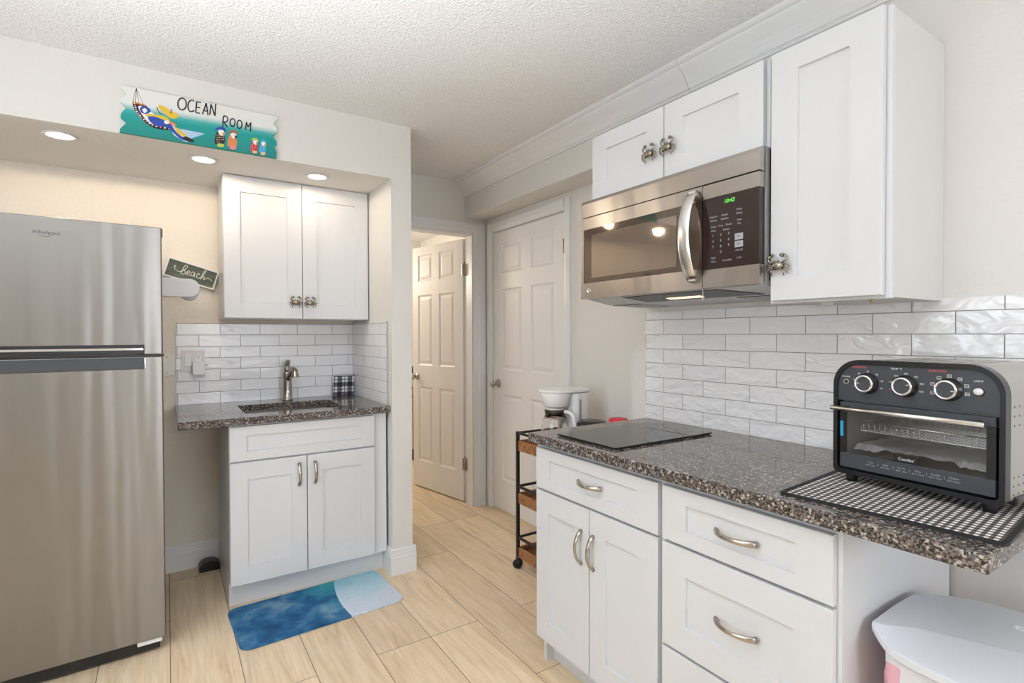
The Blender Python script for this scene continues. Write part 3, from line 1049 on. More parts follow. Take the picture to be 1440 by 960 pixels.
# ------------------------------------------------------------------ beach sign, tilted on the wall
bs = thing('wall_sign', 'small green beach sign in a white frame, hanging tilted', 'sign', (0.116, 3.42, 1.640))
Mb = Matrix.Translation((0.118, 3.425, 1.640)) @ Matrix.Rotation(R(16.8), 4, 'Y')
T = lambda u, v, w: tuple(Mb @ Vector((u, w, v)))
mb = MB().mat('white_trim')
w2, h2 = 0.125, 0.053
mb.ring_prism([(-w2, -h2), (w2, -h2), (w2, h2), (-w2, h2)], [(-w2 + 0.008, -h2 + 0.008), (w2 - 0.008, -h2 + 0.008), (w2 - 0.008, h2 - 0.008), (-w2 + 0.008, h2 - 0.008)], -0.014, 0.014, T)
mb.build('frame', bs)
mb = MB().mat('beach_panel')
mb.prism([(-w2 + 0.0075, -h2 + 0.0075), (w2 - 0.0075, -h2 + 0.0075), (w2 - 0.0075, h2 - 0.0075), (-w2 + 0.0075, h2 - 0.0075)], -0.006, 0.010, T)
mb.build('panel', bs)
mb = MB().mat('cream_lettering')


def stroke(mb, pts, r, fn, smooth=True):
    p3 = [fn(*p) for p in pts]
    mb.tube(smooth_path(p3, 5) if smooth and len(p3) > 2 else p3, r, 6)


S = lambda a, b_: T((a - 0.5) * 0.22, (b_ - 0.5) * 0.09, -0.0066)
stroke(mb, [(0.14, 0.62), (0.11, 0.70), (0.13, 0.50), (0.22, 0.40), (0.30, 0.48)], 0.0014, S)
stroke(mb, [(0.26, 0.36), (0.36, 0.72), (0.36, 0.90), (0.31, 0.82), (0.29, 0.36), (0.35, 0.34), (0.37, 0.50), (0.31, 0.56)], 0.0018, S)
stroke(mb, [(0.38, 0.42), (0.45, 0.50), (0.44, 0.62), (0.40, 0.54), (0.42, 0.36), (0.49, 0.38)], 0.0018, S)
stroke(mb, [(0.56, 0.60), (0.51, 0.62), (0.49, 0.42), (0.54, 0.38), (0.57, 0.60), (0.57, 0.38), (0.60, 0.38)], 0.0018, S)
stroke(mb, [(0.68, 0.58), (0.64, 0.64), (0.62, 0.44), (0.66, 0.35), (0.71, 0.42)], 0.0018, S)
stroke(mb, [(0.70, 0.34), (0.77, 0.80), (0.79, 0.94), (0.75, 0.90), (0.72, 0.34), (0.76, 0.58), (0.79, 0.50), (0.79, 0.36), (0.86, 0.52), (0.93, 0.50), (0.97, 0.42)], 0.0017, S)
mb.build('lettering', bs)

# ------------------------------------------------------------------ painted sign over the niche
os_ = thing('painted_sign', 'long painted wooden sign reading OCEAN ROOM above the niche', 'sign', (0.15, 2.73, 2.137))


def SG(px, py):
    u = (px - 105.0) / 1270.0
    top = 50 + 285 * u
    bot = 430 + 218 * u
    v = (py - top) / (bot - top)
    return (-0.152 + u * 0.60, 2.333 - 0.195 * v)


edge = [(110, 50), (1385, 335), (1380, 350), (1338, 385), (1375, 415), (1378, 450), (1332, 480), (1368, 520), (1368, 545), (1350, 565), (1368, 600), (1365, 648),
        (100, 430), (105, 400), (150, 355), (108, 310), (110, 280), (150, 235), (110, 190), (108, 160), (150, 130), (108, 75)]
mb = MB().mat('sign_board').prism([SG(*p) for p in edge], 2.713, 2.7295, lambda u, v, w: (u, w, v), 0.0012, 1)
mb.build('board', os_)
mb = MB().mat('black_metal')
a = SG(800, 203)
mb.tube([(a[0] - 0.012, 2.722, a[1] - 0.004), (a[0], 2.722, a[1] + 0.006), (a[0] + 0.012, 2.722, a[1] - 0.004)], 0.0013, 6)
mb.build('hanger', os_)


def blob(mb, pts, m, layer, sm=True):
    q = [SG(*p) for p in pts]
    if sm:
        c = [(x, 0, z) for x, z in q]
        c = smooth_path(c + [c[0]], 4)[:-1]
        q = [(p.x, p.z) for p in c]
    mb.mat(m).prism(q, 2.7128 - 0.0004 * layer, 2.7135, lambda u, v, w: (u, w, v))


def line(mb, pts, m, layer, r=0.0012, sm=True):
    p3 = [(SG(*p)[0], 2.7128 - 0.0004 * layer, SG(*p)[1]) for p in pts]
    mb.mat(m).tube(smooth_path(p3, 4) if sm and len(p3) > 2 else p3, r, 5, 1, 1)


# lettering
mb = MB()


def oval(cx, cy, rx, ry):
    return [(cx + rx * math.cos(t * math.pi / 6) + 0.0, cy + ry * math.sin(t * math.pi / 6)) for t in range(13)]


for st in (oval(565, 207, 33, 46), [(660, 188), (640, 178), (618, 195), (611, 230), (620, 260), (640, 268), (660, 260)],
           oval(976, 361, 21, 30), oval(1036, 377, 21, 31), [(893, 392), (900, 312), (930, 318), (936, 338), (925, 352), (900, 356)]):
    line(mb, st, 'paint_black', 1, 0.0027)
for st in ([(680, 190), (672, 276)], [(680, 192), (716, 198)], [(676, 234), (708, 240)], [(672, 276), (706, 283)],
           [(725, 290), (757, 205), (771, 300)], [(736, 262), (766, 268)], [(785, 296), (797, 215), (828, 306), (836, 212)],
           [(903, 354), (930, 396)], [(1087, 420), (1096, 362), (1110, 402), (1135, 368), (1131, 436)]):
    for p_, q_ in zip(st, st[1:]):
        line(mb, [p_, q_], 'paint_black', 1, 0.0027, False)
mb.build('lettering', os_)
# bird in a hammock
mb = MB()
blob(mb, [(215, 75), (240, 78), (262, 150), (290, 215), (330, 270), (420, 320), (480, 360), (530, 415), (650, 500), (580, 500), (500, 450), (470, 410), (370, 400), (290, 360), (230, 290), (195, 210), (200, 140)], 'paint_white', 1)
blob(mb, [(198, 185), (285, 215), (300, 235), (240, 220), (245, 260), (320, 360), (470, 395), (480, 412), (370, 402), (285, 355), (225, 280), (196, 215)], 'paint_black', 2)
for k in range(16):
    t = k / 15.0
    p = [(205, 200), (220, 262), (262, 322), (340, 378), (460, 402)]
    i = min(int(t * 4), 3)
    f = t * 4 - i
    x = p[i][0] + (p[i + 1][0] - p[i][0]) * f
    y = p[i][1] + (p[i + 1][1] - p[i][1]) * f
    blob(mb, [(x + 2, y - 7), (x + 12, y), (x + 2, y + 7), (x - 6, y)], 'paint_pink' if k % 2 else 'paint_white', 3, False)
for a in (195, 215, 240, 275):
    line(mb, [(222, 78), (a, 190 + (a - 195) * 0.3)], 'paint_black', 2, 0.0008, False)
blob(mb, [(198, 185), (290, 213), (285, 222), (198, 196)], 'paint_orange', 3, False)
blob(mb, [(300, 305), (350, 300), (420, 330), (470, 355), (520, 430), (600, 490), (640, 500), (560, 490), (490, 430), (450, 390), (370, 380), (320, 345)], 'paint_blue', 3)
blob(mb, [(560, 470), (600, 465), (660, 502), (610, 505)], 'paint_black', 4)
blob(mb, [(245, 240), (275, 222), (320, 245), (322, 270), (290, 285), (255, 272)], 'paint_blue', 3)
blob(mb, [(262, 248), (285, 240), (300, 262), (278, 278)], 'paint_white', 4)
blob(mb, [(285, 285), (350, 288), (440, 310), (470, 345), (430, 335), (350, 305), (300, 305)], 'paint_yellow', 4)
blob(mb, [(380, 215), (430, 225), (480, 265), (530, 285), (530, 315), (480, 320), (440, 290), (395, 245)], 'paint_yellow', 3)
line(mb, [(370, 232), (390, 275), (415, 287)], 'paint_black', 4, 0.0016)
line(mb, [(484, 245), (474, 285)], 'paint_black', 4, 0.0014)
blob(mb, [(425, 340), (455, 338), (462, 362), (432, 362)], 'paint_white', 5)
blob(mb, [(455, 345), (500, 355), (515, 380), (480, 372)], 'paint_orange', 4)
blob(mb, [(500, 385), (530, 400), (600, 455), (580, 462), (530, 440)], 'paint_yellow', 4)
blob(mb, [(525, 398), (750, 444), (610, 488)], 'paint_pale_blue', 2, False)
for k in range(6):
    line(mb, [(545 + k * 12, 405 + k * 13), (735 - k * 18, 444 + k * 5)], 'paint_white', 3, 0.0006, False)
mb.build('hammock_bird', os_)


def bird(x0, y0, s, body, hat, legs, spots=None):
    mb = MB()
    q = lambda a, b_: (x0 + a * s, y0 + b_ * s)
    blob(mb, [q(-38, 10), q(-20, -28), q(20, -30), q(38, 20), q(30, 78), q(-30, 75), q(-48, 60)], body, 1)
    blob(mb, [q(-22, 70), q(28, 76), q(24, 100), q(-20, 96)], legs, 2)
    blob(mb, [q(-18, -28), q(15, -40), q(36, -14), q(24, 12), q(-6, 2)], 'paint_white', 2)
    blob(mb, [q(-45, -38), q(-10, -58), q(35, -50), q(48, -22), q(10, -34)], hat, 3)
    blob(mb, [q(22, -14), q(42, -8), q(30, 14), q(20, 4)], 'paint_black' if spots is None else 'paint_orange', 3)
    line(mb, [q(-10, 98), q(-14, 116)], 'paint_black', 3, 0.0008, False)
    line(mb, [q(14, 100), q(12, 118)], 'paint_black', 3, 0.0008, False)
    if spots:
        for i in range(14):
            a, c_ = -26 + (i % 4) * 17, 6 + (i // 4) * 18
            blob(mb, [q(a - 5, c_), q(a, c_ - 5), q(a + 5, c_), q(a, c_ + 5)], spots[i % len(spots)], 2, False)
    return mb


bird(870, 450, 1.0, 'paint_black', 'paint_blue', 'paint_lime', ['paint_pink', 'paint_yellow', 'paint_white']).build('painted_bird', os_)
bird(975, 475, 0.95, 'paint_orange', 'paint_brown', 'paint_pink').build('painted_bird', os_)
bird(1165, 530, 0.75, 'paint_red', 'paint_lime', 'paint_skin', ['paint_white', 'paint_red']).build('painted_bird', os_)
bird(1240, 545, 0.75, 'paint_sky', 'paint_sky', 'paint_skin', ['paint_pale_blue', 'paint_sky']).build('painted_bird', os_)

# ------------------------------------------------------------------ niche cabinets
uc = thing('wall_cabinet', 'white two-door wall cabinet above the sink', 'cabinet', (0.63, 3.43, 1.387), 0, None)
mb = MB().mat('cabinet_white').box(0.249, 1.007, 3.121, 3.429, 1.387, 2.136, 0.001)
mb.build('body', uc)
F = back_fn(3.10)
for (a, b_, ku) in ((0.251, 0.6345, 0.598), (0.6375, 1.006, 0.674)):
    d_ = shaker(MB().mat('cabinet_white'), F, a, b_, 1.390, 2.134, 0.076, 0.083).build('door', uc)
    k_ = crab(F, ku, 1.478, 1.18).build('crab_knob', d_)
    k_['label'] = 'crab-shaped metal knob'

sb = thing('sink_cabinet', 'white base cabinet under the sink with two doors', 'cabinet', (0.6, 3.1, 0))
mb = MB().mat('cabinet_white')
mb.box(0.239, 0.258, 2.791, 3.425, 0.115, 0.878).box(0.912, 1.0, 2.791, 2.81, 0.115, 0.878).box(0.912, 0.93, 2.81, 3.425, 0.115, 0.878)
mb.box(0.258, 0.912, 2.791, 2.81, 0.115, 0.16).box(0.258, 0.912, 2.791, 2.81, 0.69, 0.71).box(0.258, 0.912, 2.791, 2.81, 0.865, 0.878)
mb.box(0.258, 0.912, 2.81, 3.42, 0.115, 0.13).box(0.565, 0.60, 2.791, 2.81, 0.16, 0.69)
mb.build('body', sb)
mb = MB().mat('cabinet_white').box(0.2585, 0.997, 2.845, 2.86, 0, 0.1145).box(0.239, 0.258, 2.845, 3.425, 0, 0.1145)
mb.build('toe_kick', sb)
F = back_fn(2.771)
shaker(MB().mat('cabinet_white'), F, 0.240, 0.929, 0.705, 0.868, 0.072, 0.045).build('false_drawer', sb)
for a, b_, hu in ((0.240, 0.582, 0.546), (0.586, 0.929, 0.622)):
    d_ = shaker(MB().mat('cabinet_white'), F, a, b_, 0.119, 0.697, 0.074, 0.082).build('door', sb)
    bow_handle(F, hu, 0.607, True, 0.11).build('handle', d_)

# sink counter
ct = MB().mat('granite')
X0, X1, Y0, Y1 = 0.036, 1.007, 2.745, 3.4295
hx0, hx1, hy0, hy1 = 0.32, 0.805, 2.88, 3.235
ct.ring_prism([(X0, Y0), (X1, Y0), (X1, Y1), (X0, Y1)], [(hx0, hy0), (hx1, hy0), (hx1, hy1), (hx0, hy1)], 0.879, 0.914, lambda u, v, w: (u, v, w))
o = ct.build('sink_counter')
tag(o, 'speckled granite countertop holding the sink in the niche', 'countertop')
md = o.modifiers.new('edge', 'BEVEL')
md.width = 0.003
md.segments = 2

# undermount basin
sk = thing('sink_basin', 'stainless steel undermount sink basin set in granite', 'sink', (0.56, 3.06, 0.70))
mb = MB().mat('stainless_sink')
mb.ring_prism(rrect(0.300, 0.825, 2.862, 3.253, 0.03), rrect(0.326, 0.799, 2.886, 3.229, 0.03), 0.874, 0.8788, lambda u, v, w: (u, v, w))
mb.ring_prism(rrect(0.321, 0.804, 2.881, 3.234, 0.034), rrect(0.326, 0.799, 2.886, 3.229, 0.03), 0.70, 0.874, lambda u, v, w: (u, v, w))
mb.prism(rrect(0.322, 0.803, 2.882, 3.233, 0.034), 0.694, 0.70, lambda u, v, w: (u, v, w))
mb.build('bowl', sk)
mb = MB().mat('chrome').lathe([(0.044, 0.7005), (0.044, 0.703), (0.036, 0.704), (0.030, 0.7015), (0, 0.7015)], Matrix.Translation((0.56, 3.06, 0)), 24)
mb.build('drain', sk)

# faucet
fa = thing('faucet', 'brushed nickel single-handle faucet behind the sink', 'faucet', (0.597, 3.35, 0.914))
mb = MB().mat('nickel')
mb.lathe([(0.031, 0), (0.031, 0.006), (0.026, 0.010), (0.025, 0.06), (0.024, 0.12), (0.026, 0.15), (0.024, 0.165), (0.017, 0.175), (0, 0.178)], Matrix.Translation((0.597, 3.35, 0.914)), 24)
mb.build('body', fa)
mb = MB().mat('nickel')
mb.tube(smooth_path([(0.597, 3.345, 1.03), (0.602, 3.30, 1.075), (0.606, 3.25, 1.10), (0.610, 3.215, 1.10), (0.612, 3.205, 1.092)], 5), 0.014, 14)
mb.lathe([(0.013, 0), (0.016, -0.012), (0.022, -0.034), (0.023, -0.040), (0, -0.038)], Matrix.Translation((0.612, 3.203, 1.098)), 20)
mb.build('spout', fa)
mb = MB().mat('nickel')
mb.tube(smooth_path([(0.597, 3.35, 1.085), (0.598, 3.362, 1.112), (0.602, 3.372, 1.130), (0.607, 3.376, 1.142)], 5), [0.019] * 6 + [0.015] * 5 + [0.012] * 5, 14)
mb.ellipsoid((0.607, 3.376, 1.140), 0.013, 0.012, 0.012)
mb.build('handle', fa)

# tartan pad leaning in the corner
pp = thing('pot_holder', 'black and white tartan cloth pad leaning in the tiled corner', 'pot holder', (0.94, 3.40, 0.914), R(-4))
Mp = Matrix.Rotation(R(9), 4, 'X')
mb = MB().mat('tartan').prism(rrect(-0.068, 0.058, 0.0, 0.128, 0.006), -0.028, -0.018, lambda u, v, w: tuple(Mp @ Vector((u, w, v)) + Vector((0, 0.004, 0.005))), 0.003, 2)
mb.build('cloth', pp, True)
mb = MB().mat('paint_black').tube([tuple(Mp @ Vector((0.05, -0.023, 0.126)) + Vector((0, 0.004, 0.005))), tuple(Mp @ Vector((0.062, -0.023, 0.131)) + Vector((0, 0.004, 0.005))), tuple(Mp @ Vector((0.056, -0.023, 0.122)) + Vector((0, 0.004, 0.005)))], 0.002, 6)
mb.build('hanging_loop', pp, True)

# outlet and plates
op = thing('outlet_plate', 'white double plate with a rocker switch and a receptacle', 'outlet', (0.121, 3.43, 1.158))
mb = MB().mat('ivory_plastic').prism(rrect(0.064, 0.178, 1.100, 1.217, 0.004), 3.4245, 3.4298, lambda u, v, w: (u, w, v), 0.0015, 2)
mb.build('cover_plate', op)
MB().mat('white_plastic').box(0.081, 0.114, 3.4205, 3.4245, 1.125, 1.193, 0.002).build('rocker_switch', op)
mb = MB().mat('white_plastic').box(0.130, 0.163, 3.4215, 3.4245, 1.125, 1.193, 0.002)
mb.mat('print_dark').box(0.140, 0.1415, 3.4212, 3.4216, 1.178, 1.186).box(0.1505, 0.152, 3.4212, 3.4216, 1.178, 1.186).cyl((0.146, 3.4216, 1.172), (0.146, 3.4212, 1.172), 0.0025, seg=10)
mb.build('receptacle', op)
pa = thing('plug_adapter', 'white plug-in adapter pushed into the receptacle', 'adapter', (0.149, 3.42, 1.11))
mb = MB().mat('white_plastic').prism(rrect(0.116, 0.178, 1.078, 1.152, 0.010), 3.385, 3.4205, lambda u, v, w: (u, w, v), 0.004, 2)
mb.build('housing', pa)
mb = MB().mat('white_plastic').cyl((0.178, 3.40, 1.138), (0.190, 3.40, 1.138), 0.007, seg=12)
mb.build('side_cap', pa)
bl = thing('blank_plate', 'blank cream cover plate on the wall beside the refrigerator', 'wall plate', (0.0, 3.44, 1.138))
mb = MB().mat('ivory_plastic').prism(rrect(-0.034, 0.036, 1.080, 1.195, 0.003), 3.434, 3.4398, lambda u, v, w: (u, w, v), 0.0015, 2)
mb.build('cover_plate', bl)
for z in (1.095, 1.18):
    MB().mat('print_grey').cyl((0.001, 3.4340, z), (0.001, 3.4328, z), 0.003, seg=10).build('screw', bl)

# black bait station on the floor
bt = thing('bait_box', 'small black arched plastic box on the floor by the baseboard', 'bait box', (0.203, 3.35, 0))
ar = [(0.152, 0.0)] + [(0.202 + 0.05 * math.cos(R(a)), 0.018 + 0.036 * math.sin(R(a))) for a in range(180, -1, -15)] + [(0.252 - 0.002, 0.0)]
mb = MB().mat('black_plastic').prism([(u - 0.015, v) for u, v in ar], 3.33, 3.405, lambda u, v, w: (u, w, v), 0.002, 1)
mb.build('shell', bt)

# floor mat
fm = thing('floor_mat', 'blue and white watercolour mat in front of the sink cabinet', 'mat', (0.594, 2.612, 0), R(2.9))
mb = MB().mat('mat_watercolour').prism(rrect(-0.362, 0.362, -0.198, 0.198, 0.045), 0.0, 0.011, lambda u, v, w: (u, v, w), 0.003, 2)
mb.build('pile', fm, True)

# ------------------------------------------------------------------ right-hand base cabinets
FR = right_fn(1.215)


def base_body(t, y0, y1):
    mb = MB().mat('cabinet_white')
    mb.box(1.236, 1.255, y0, y1, 0.108, 0.878)
    mb.box(1.255, 1.850, y0, y0 + 0.018, 0.0, 0.878)
    mb.box(1.255, 1.850, y1 - 0.018, y1, 0.0, 0.878)
    mb.box(1.255, 1.850, y0 + 0.018, y1 - 0.018, 0.108, 0.125)
    mb.build('body', t)
    MB().mat('cabinet_white').box(1.291, 1.306, y0 + 0.0185, y1 - 0.0185, 0, 0.107).build('toe_kick', t)


bc = thing('base_cabinet', 'white base cabinet with one drawer over two doors, under the cooktop', 'cabinet', (1.53, 1.37, 0))
base_body(bc, 1.0605, 1.688)
dr = shaker(MB().mat('cabinet_white'), FR, 1.070, 1.684, 0.701, 0.858, 0.082, 0.041).build('drawer', bc)
bow_handle(FR, 1.371, 0.780, False).build('handle', dr)
for a, b_, hu in ((1.376, 1.684, 1.435), (1.070, 1.372, 1.352)):
    d_ = shaker(MB().mat('cabinet_white'), FR, a, b_, 0.112, 0.692, 0.079, 0.079).build('door', bc)
    bow_handle(FR, hu - (0.02 if hu > 1.4 else 0.0), 0.551, True).build('handle', d_)
dc = thing('drawer_cabinet', 'white base cabinet with three stacked drawers near the trash can', 'cabinet', (1.53, 0.81, 0))
base_body(dc, 0.566, 1.0595)
for z0, z1, rl in ((0.701, 0.858, 0.041), (0.393, 0.692, 0.078), (0.112, 0.384, 0.078)):
    dr = shaker(MB().mat('cabinet_white'), FR, 0.577, 1.053, z0, z1, 0.084, rl).build('drawer', dc)
    bow_handle(FR, 0.811, (z0 + z1) / 2, False).build('handle', dr)
mb = MB().mat('granite').prism(rrect(1.187, 1.8525, 0.308, 1.702, (0.006, 0.0, 0.0, 0.006), 3), 0.879, 0.914, lambda u, v, w: (u, v, w), 0.004, 2)
tag(mb.build('long_counter'), 'long speckled granite countertop with the cooktop and toaster oven', 'countertop')

# cooktop
ck = thing('cooktop', 'black glass two-zone cooktop lying on the granite counter', 'cooktop', (1.5, 1.43, 0.914))
mb = MB().mat('cooktop_glass').prism(rrect(1.240, 1.752, 1.272, 1.583, 0.004, 3), 0.9165, 0.9225, lambda u, v, w: (u, v, w), 0.0012, 2)
ckm = mb
MB().mat('black_plastic').box(1.247, 1.745, 1.279, 1.576, 0.9141, 0.9166).build('underframe', ck)
mb = ckm.mat('print_grey')
Mx = lambda x, y: Matrix.Translation((x, y, 0.9226)) @ Matrix.Rotation(R(-90), 4, 'Z')
for y in (1.50, 1.46, 1.38, 1.34):
    mb.text('+' if y in (1.50, 1.38) else '-', 0.012, Mx(1.27, y), 0.0001)
for cx in (1.40, 1.62):
    mb.ring_prism(rrect(cx - 0.008, cx + 0.008, 1.42, 1.436, 0.007, 4), rrect(cx - 0.0072, cx + 0.0072, 1.4208, 1.4352, 0.0064, 4), 0.9224, 0.9227, lambda u, v, w: (u, v, w))
mb.build('glass_top', ck)

# ------------------------------------------------------------------ upper cabinets on the right
FU = right_fn(1.500)
mc = thing('wall_cabinet', 'white short two-door wall cabinet over the microwave', 'cabinet', (1.69, 1.29, 1.858))
MB().mat('cabinet_white').box(1.521, 1.864, 0.906, 1.678, 1.858, 2.122, 0.001).build('body', mc)
for a, b_, ku in ((1.2965, 1.674, 1.352), (0.918, 1.2925, 1.268)):
    d_ = shaker(MB().mat('cabinet_white'), FU, a, b_, 1.860, 2.120, 0.080, 0.066).build('door', mc)
    crab(FU, ku, 1.960, 1.2).build('crab_knob', d_)['label'] = 'crab-shaped metal knob'
tl = thing('wall_cabinet', 'white tall single-door wall cabinet right of the microwave', 'cabinet', (1.69, 0.75, 1.39))
MB().mat('cabinet_white').box(1.521, 1.540, 0.588, 0.903, 1.389, 2.122, 0.001).build('face_frame', tl)
mb = MB().mat('cabinet_side').box(1.5402, 1.864, 0.591, 0.903, 1.393, 2.122)
mb.build('body', tl)
d_ = shaker(MB().mat('cabinet_white'), FU, 0.601, 0.892, 1.397, 2.120, 0.078, 0.067).build('door', tl)
crab(FU, 0.862, 1.497, 1.2).build('crab_knob', d_)['label'] = 'crab-shaped metal knob'
MB().mat('cabinet_side').box(1.60, 1.64, 0.78, 0.80, 1.383, 1.393, 0.001).build('catch', tl)
MB().mat('brass').cyl((1.60, 0.665, 1.386), (1.60, 0.665, 1.393), 0.006, 0.004, 10).build('screw', tl)

# ------------------------------------------------------------------ microwave
mw = thing('microwave', 'stainless steel over-the-range microwave under the short cabinet', 'microwave', (1.66, 1.3, 1.447))
FM = right_fn(1.460)
my0, my1, mz0, mz1 = 0.902, 1.700, 1.447, 1.856
mb = MB().mat('black_plastic').box(1.512, 1.862, my0 + 0.006, my1 - 0.006, 1.462, 1.855)
mb.mat('underside_grey').prism([(1.475, 1.4495), (1.62, 1.425), (1.862, 1.421), (1.862, 1.4615), (1.475, 1.4615)], my0 + 0.004, my1 - 0.004, lambda u, v, w: (u, w, v))
mb.mat('filter_grey').box(1.490, 1.512, my0, my1, 1.455, 1.856)
mb.build('body', mw)
# top vent strip, curved forward edge
vs_ = [(0.000, 1.783), (0.0, 1.838), (0.006, 1.851), (0.018, 1.856), (0.03, 1.856), (0.03, 1.781)]
mb = MB().mat('stainless').prism(vs_, my0, my1, lambda u, v, w: (1.460 + u, w, v))
mb.build('vent_strip', mw)
# door: frame ring, glass, handle
mb = MB().mat('stainless')
Fd = lambda u, v, w: (1.460 + w, u, v)
mb.ring_prism([(1.1005, mz0), (my1, mz0), (my1, 1.779), (1.1005, 1.779)], [(1.1012, 1.511), (1.683, 1.511), (1.683, 1.732), (1.1012, 1.732)], 0.0, 0.03, Fd)
md_ = mb.build('door', mw)
mb = MB().mat('window_glass').box(1.4615, 1.488, 1.1012, 1.683, 1.511, 1.732)
mb.build('window', md_)
mb = MB().mat('microwave_mesh').box(1.4612, 1.4616, 1.205, 1.636, 1.531, 1.706)
mb.build('window_mesh', md_)
mb = MB().mat('stainless_handle')
pts, rad = [], []
for i in range(17):
    t = -1 + 2 * i / 16
    pts.append((1.456 - 0.050 * (1 - t * t) ** 0.75 - (0.002 if abs(t) < 1 else 0), 1.131, 1.620 + t * 0.146))
mb.tube(pts, 0.0225, 14, 1.0, 0.22, up=(0, 1, 0))
for t in (-1, 1):
    mb.box(1.444, 1.461, 1.117, 1.145, 1.620 + t * 0.140 - 0.010, 1.620 + t * 0.140 + 0.010, 0.003)
mb.build('handle', md_)
mb = MB().mat('chrome')
mb.lathe([(0.011, 0), (0.011, 0.0015), (0.009, 0.002), (0.009, 0.001), (0, 0.001)], Matrix.Translation((1.460, 1.650, 1.480)) @ Matrix.Rotation(R(-90), 4, 'Y'), 20)
MT = lambda y, z, x=1.4596: Matrix(((0, 0, -1, x), (-1, 0, 0, y), (0, 1, 0, z), (0, 0, 0, 1)))
mb.mat('print_dark').text('GE', 0.010, MT(1.650, 1.480, 1.4587), 0.0002, shear=0.3)
mb.build('emblem', md_)
# control side
MB().mat('stainless').box(1.460, 1.490, my0, 1.099, 1.7335, 1.779, 0.001).build('control_trim', mw)
MB().mat('stainless').box(1.460, 1.490, my0, 1.099, mz0, 1.507, 0.001).build('control_trim', mw)
mb = MB().mat('microwave_panel').box(1.4607, 1.490, my0 + 0.002, 1.0985, 1.5072, 1.7333, 0.001)
cp = mb.build('control_panel', mw)
mb = MB().mat('display_green').text('10:42', 0.017, MT(1.003, 1.713, 1.4604), 0.0001, shear=0.15)
mb.build('clock_display', cp)
mb = MB().mat('print_grey')
for r_, z in enumerate((1.612, 1.594, 1.576, 1.558)):
    for c_, y in enumerate((1.060, 1.032, 1.004)):
        s_ = '123456789 0 '[r_ * 3 + c_]
        if s_ != ' ':
            mb.text(s_, 0.011, MT(y, z, 1.4604), 0.0001)
for y, z, s_ in ((1.058, 1.672, 'Popcorn'), (1.018, 1.672, 'Potato'), (0.968, 1.680, 'Timer'), (0.968, 1.668, 'Clock'), (1.058, 1.660, 'Reheat'), (1.018, 1.660, 'Defrost'),
                 (1.058, 1.640, 'Cook'), (1.032, 1.640, 'Time'), (1.003, 1.640, 'Power'), (0.968, 1.648, 'Vent'), (0.968, 1.637, 'Fan'), (1.058, 1.628, 'Auto'), (1.012, 1.626, 'Sensor'),
                 (1.058, 1.542, 'Light'), (1.058, 1.530, 'Hi/Lo'), (1.010, 1.530, 'Turntable'), (0.968, 1.533, 'Lock'), (0.968, 1.556, 'Add 30')):
    mb.text(s_, 0.0085, MT(y, z, 1.4604), 0.0001)
for z in (1.598, 1.575):
    mb.box(1.4602, 1.4606, 0.955, 0.983, z - 0.010, z + 0.009)
mb.mat('print_dark').text('Start', 0.008, MT(0.969, 1.598, 1.4601), 0.0001).text('Stop', 0.008, MT(0.969, 1.575, 1.4601), 0.0001)
mb.build('key_lettering', cp)
# underside: lamp recess and the grease filters, on the sloping plate
def slope(x, off):
    return (1.4495 - 0.0245 * (x - 1.475) / 0.145 if x < 1.62 else 1.425 - 0.004 * (x - 1.62) / 0.242) - off


mb = MB().mat('black_plastic')
mb.prism([(1.500, 1.50), (1.500, 1.07), (1.600, 0.97), (1.600, 1.46)], 0.0, 0.0022, lambda u, v, w: (u, v, slope(u, w)))
mb.mat('hood_lamp').prism([(1.555, 1.33), (1.555, 1.18), (1.580, 1.18), (1.580, 1.33)], 0.0015, 0.0030, lambda u, v, w: (u, v, slope(u, w)))
mb.build('hood_light', mw)
for a, b_ in ((0.925, 1.085), (1.52, 1.68)):
    mb = MB().mat('filter_grey').prism([(1.63, b_), (1.63, a), (1.80, a), (1.80, b_)], 0.0, 0.0025, lambda u, v, w: (u, v, slope(u, w)))
    mb.mat('print_dark').prism([(1.624, b_), (1.624, a), (1.6295, a), (1.6295, b_)], 0.0, 0.002, lambda u, v, w: (u, v, slope(u, w)))
    mb.build('grease_filter', mw)
mb = MB().mat('white_plastic').tube(smooth_path([(1.470, 1.106, 1.449), (1.469, 1.104, 1.436), (1.473, 1.107, 1.426), (1.470, 1.105, 1.412)], 4), 0.0012, 6)
mb.build('hanging_tie', mw)

# ------------------------------------------------------------------ checked mat and toaster oven
dm = thing('dish_mat', 'black and white checked cloth mat under the toaster oven', 'mat', (1.462, 0.522, 0.914), R(4.5))
mb = MB().mat('gingham').prism(rrect(-0.208, 0.208, -0.196, 0.196, 0.008), 0.0, 0.0045, lambda u, v, w: (u, v, w), 0.0015, 2)
mb.build('cloth', dm, True)
mb = MB().mat('rubber')
mb.ring_prism(rrect(-0.216, 0.216, -0.204, 0.204, 0.012), rrect(-0.206, 0.206, -0.194, 0.194, 0.008), 0.0, 0.0062, lambda u, v, w: (u, v, w))
mb.build('binding', dm, True)

tv = thing('toaster_oven', 'black and grey toaster oven with three knobs on the counter', 'toaster oven', (1.465, 0.6674, 0.9195), R(-94))
# local: x across the front (left to right as seen), y into the body, z up from the cloth
body = rrect(-0.028, 0.316, 0.022, 0.312, (0.012, 0.012, 0.062, 0.062), 10)
bin_ = rrect(-0.010, 0.298, 0.040, 0.205, 0.004, 10)
f0 = lambda u, v, w: (u, w, v)
mb = MB().mat('oven_side').ring_prism(body, rrect(-0.024, 0.312, 0.026, 0.308, (0.010, 0.010, 0.058, 0.058), 10), 0.026, 0.33, f0)
mb.prism(rrect(-0.026, 0.314, 0.024, 0.310, (0.010, 0.010, 0.058, 0.058), 10), 0.322, 0.3305, f0)
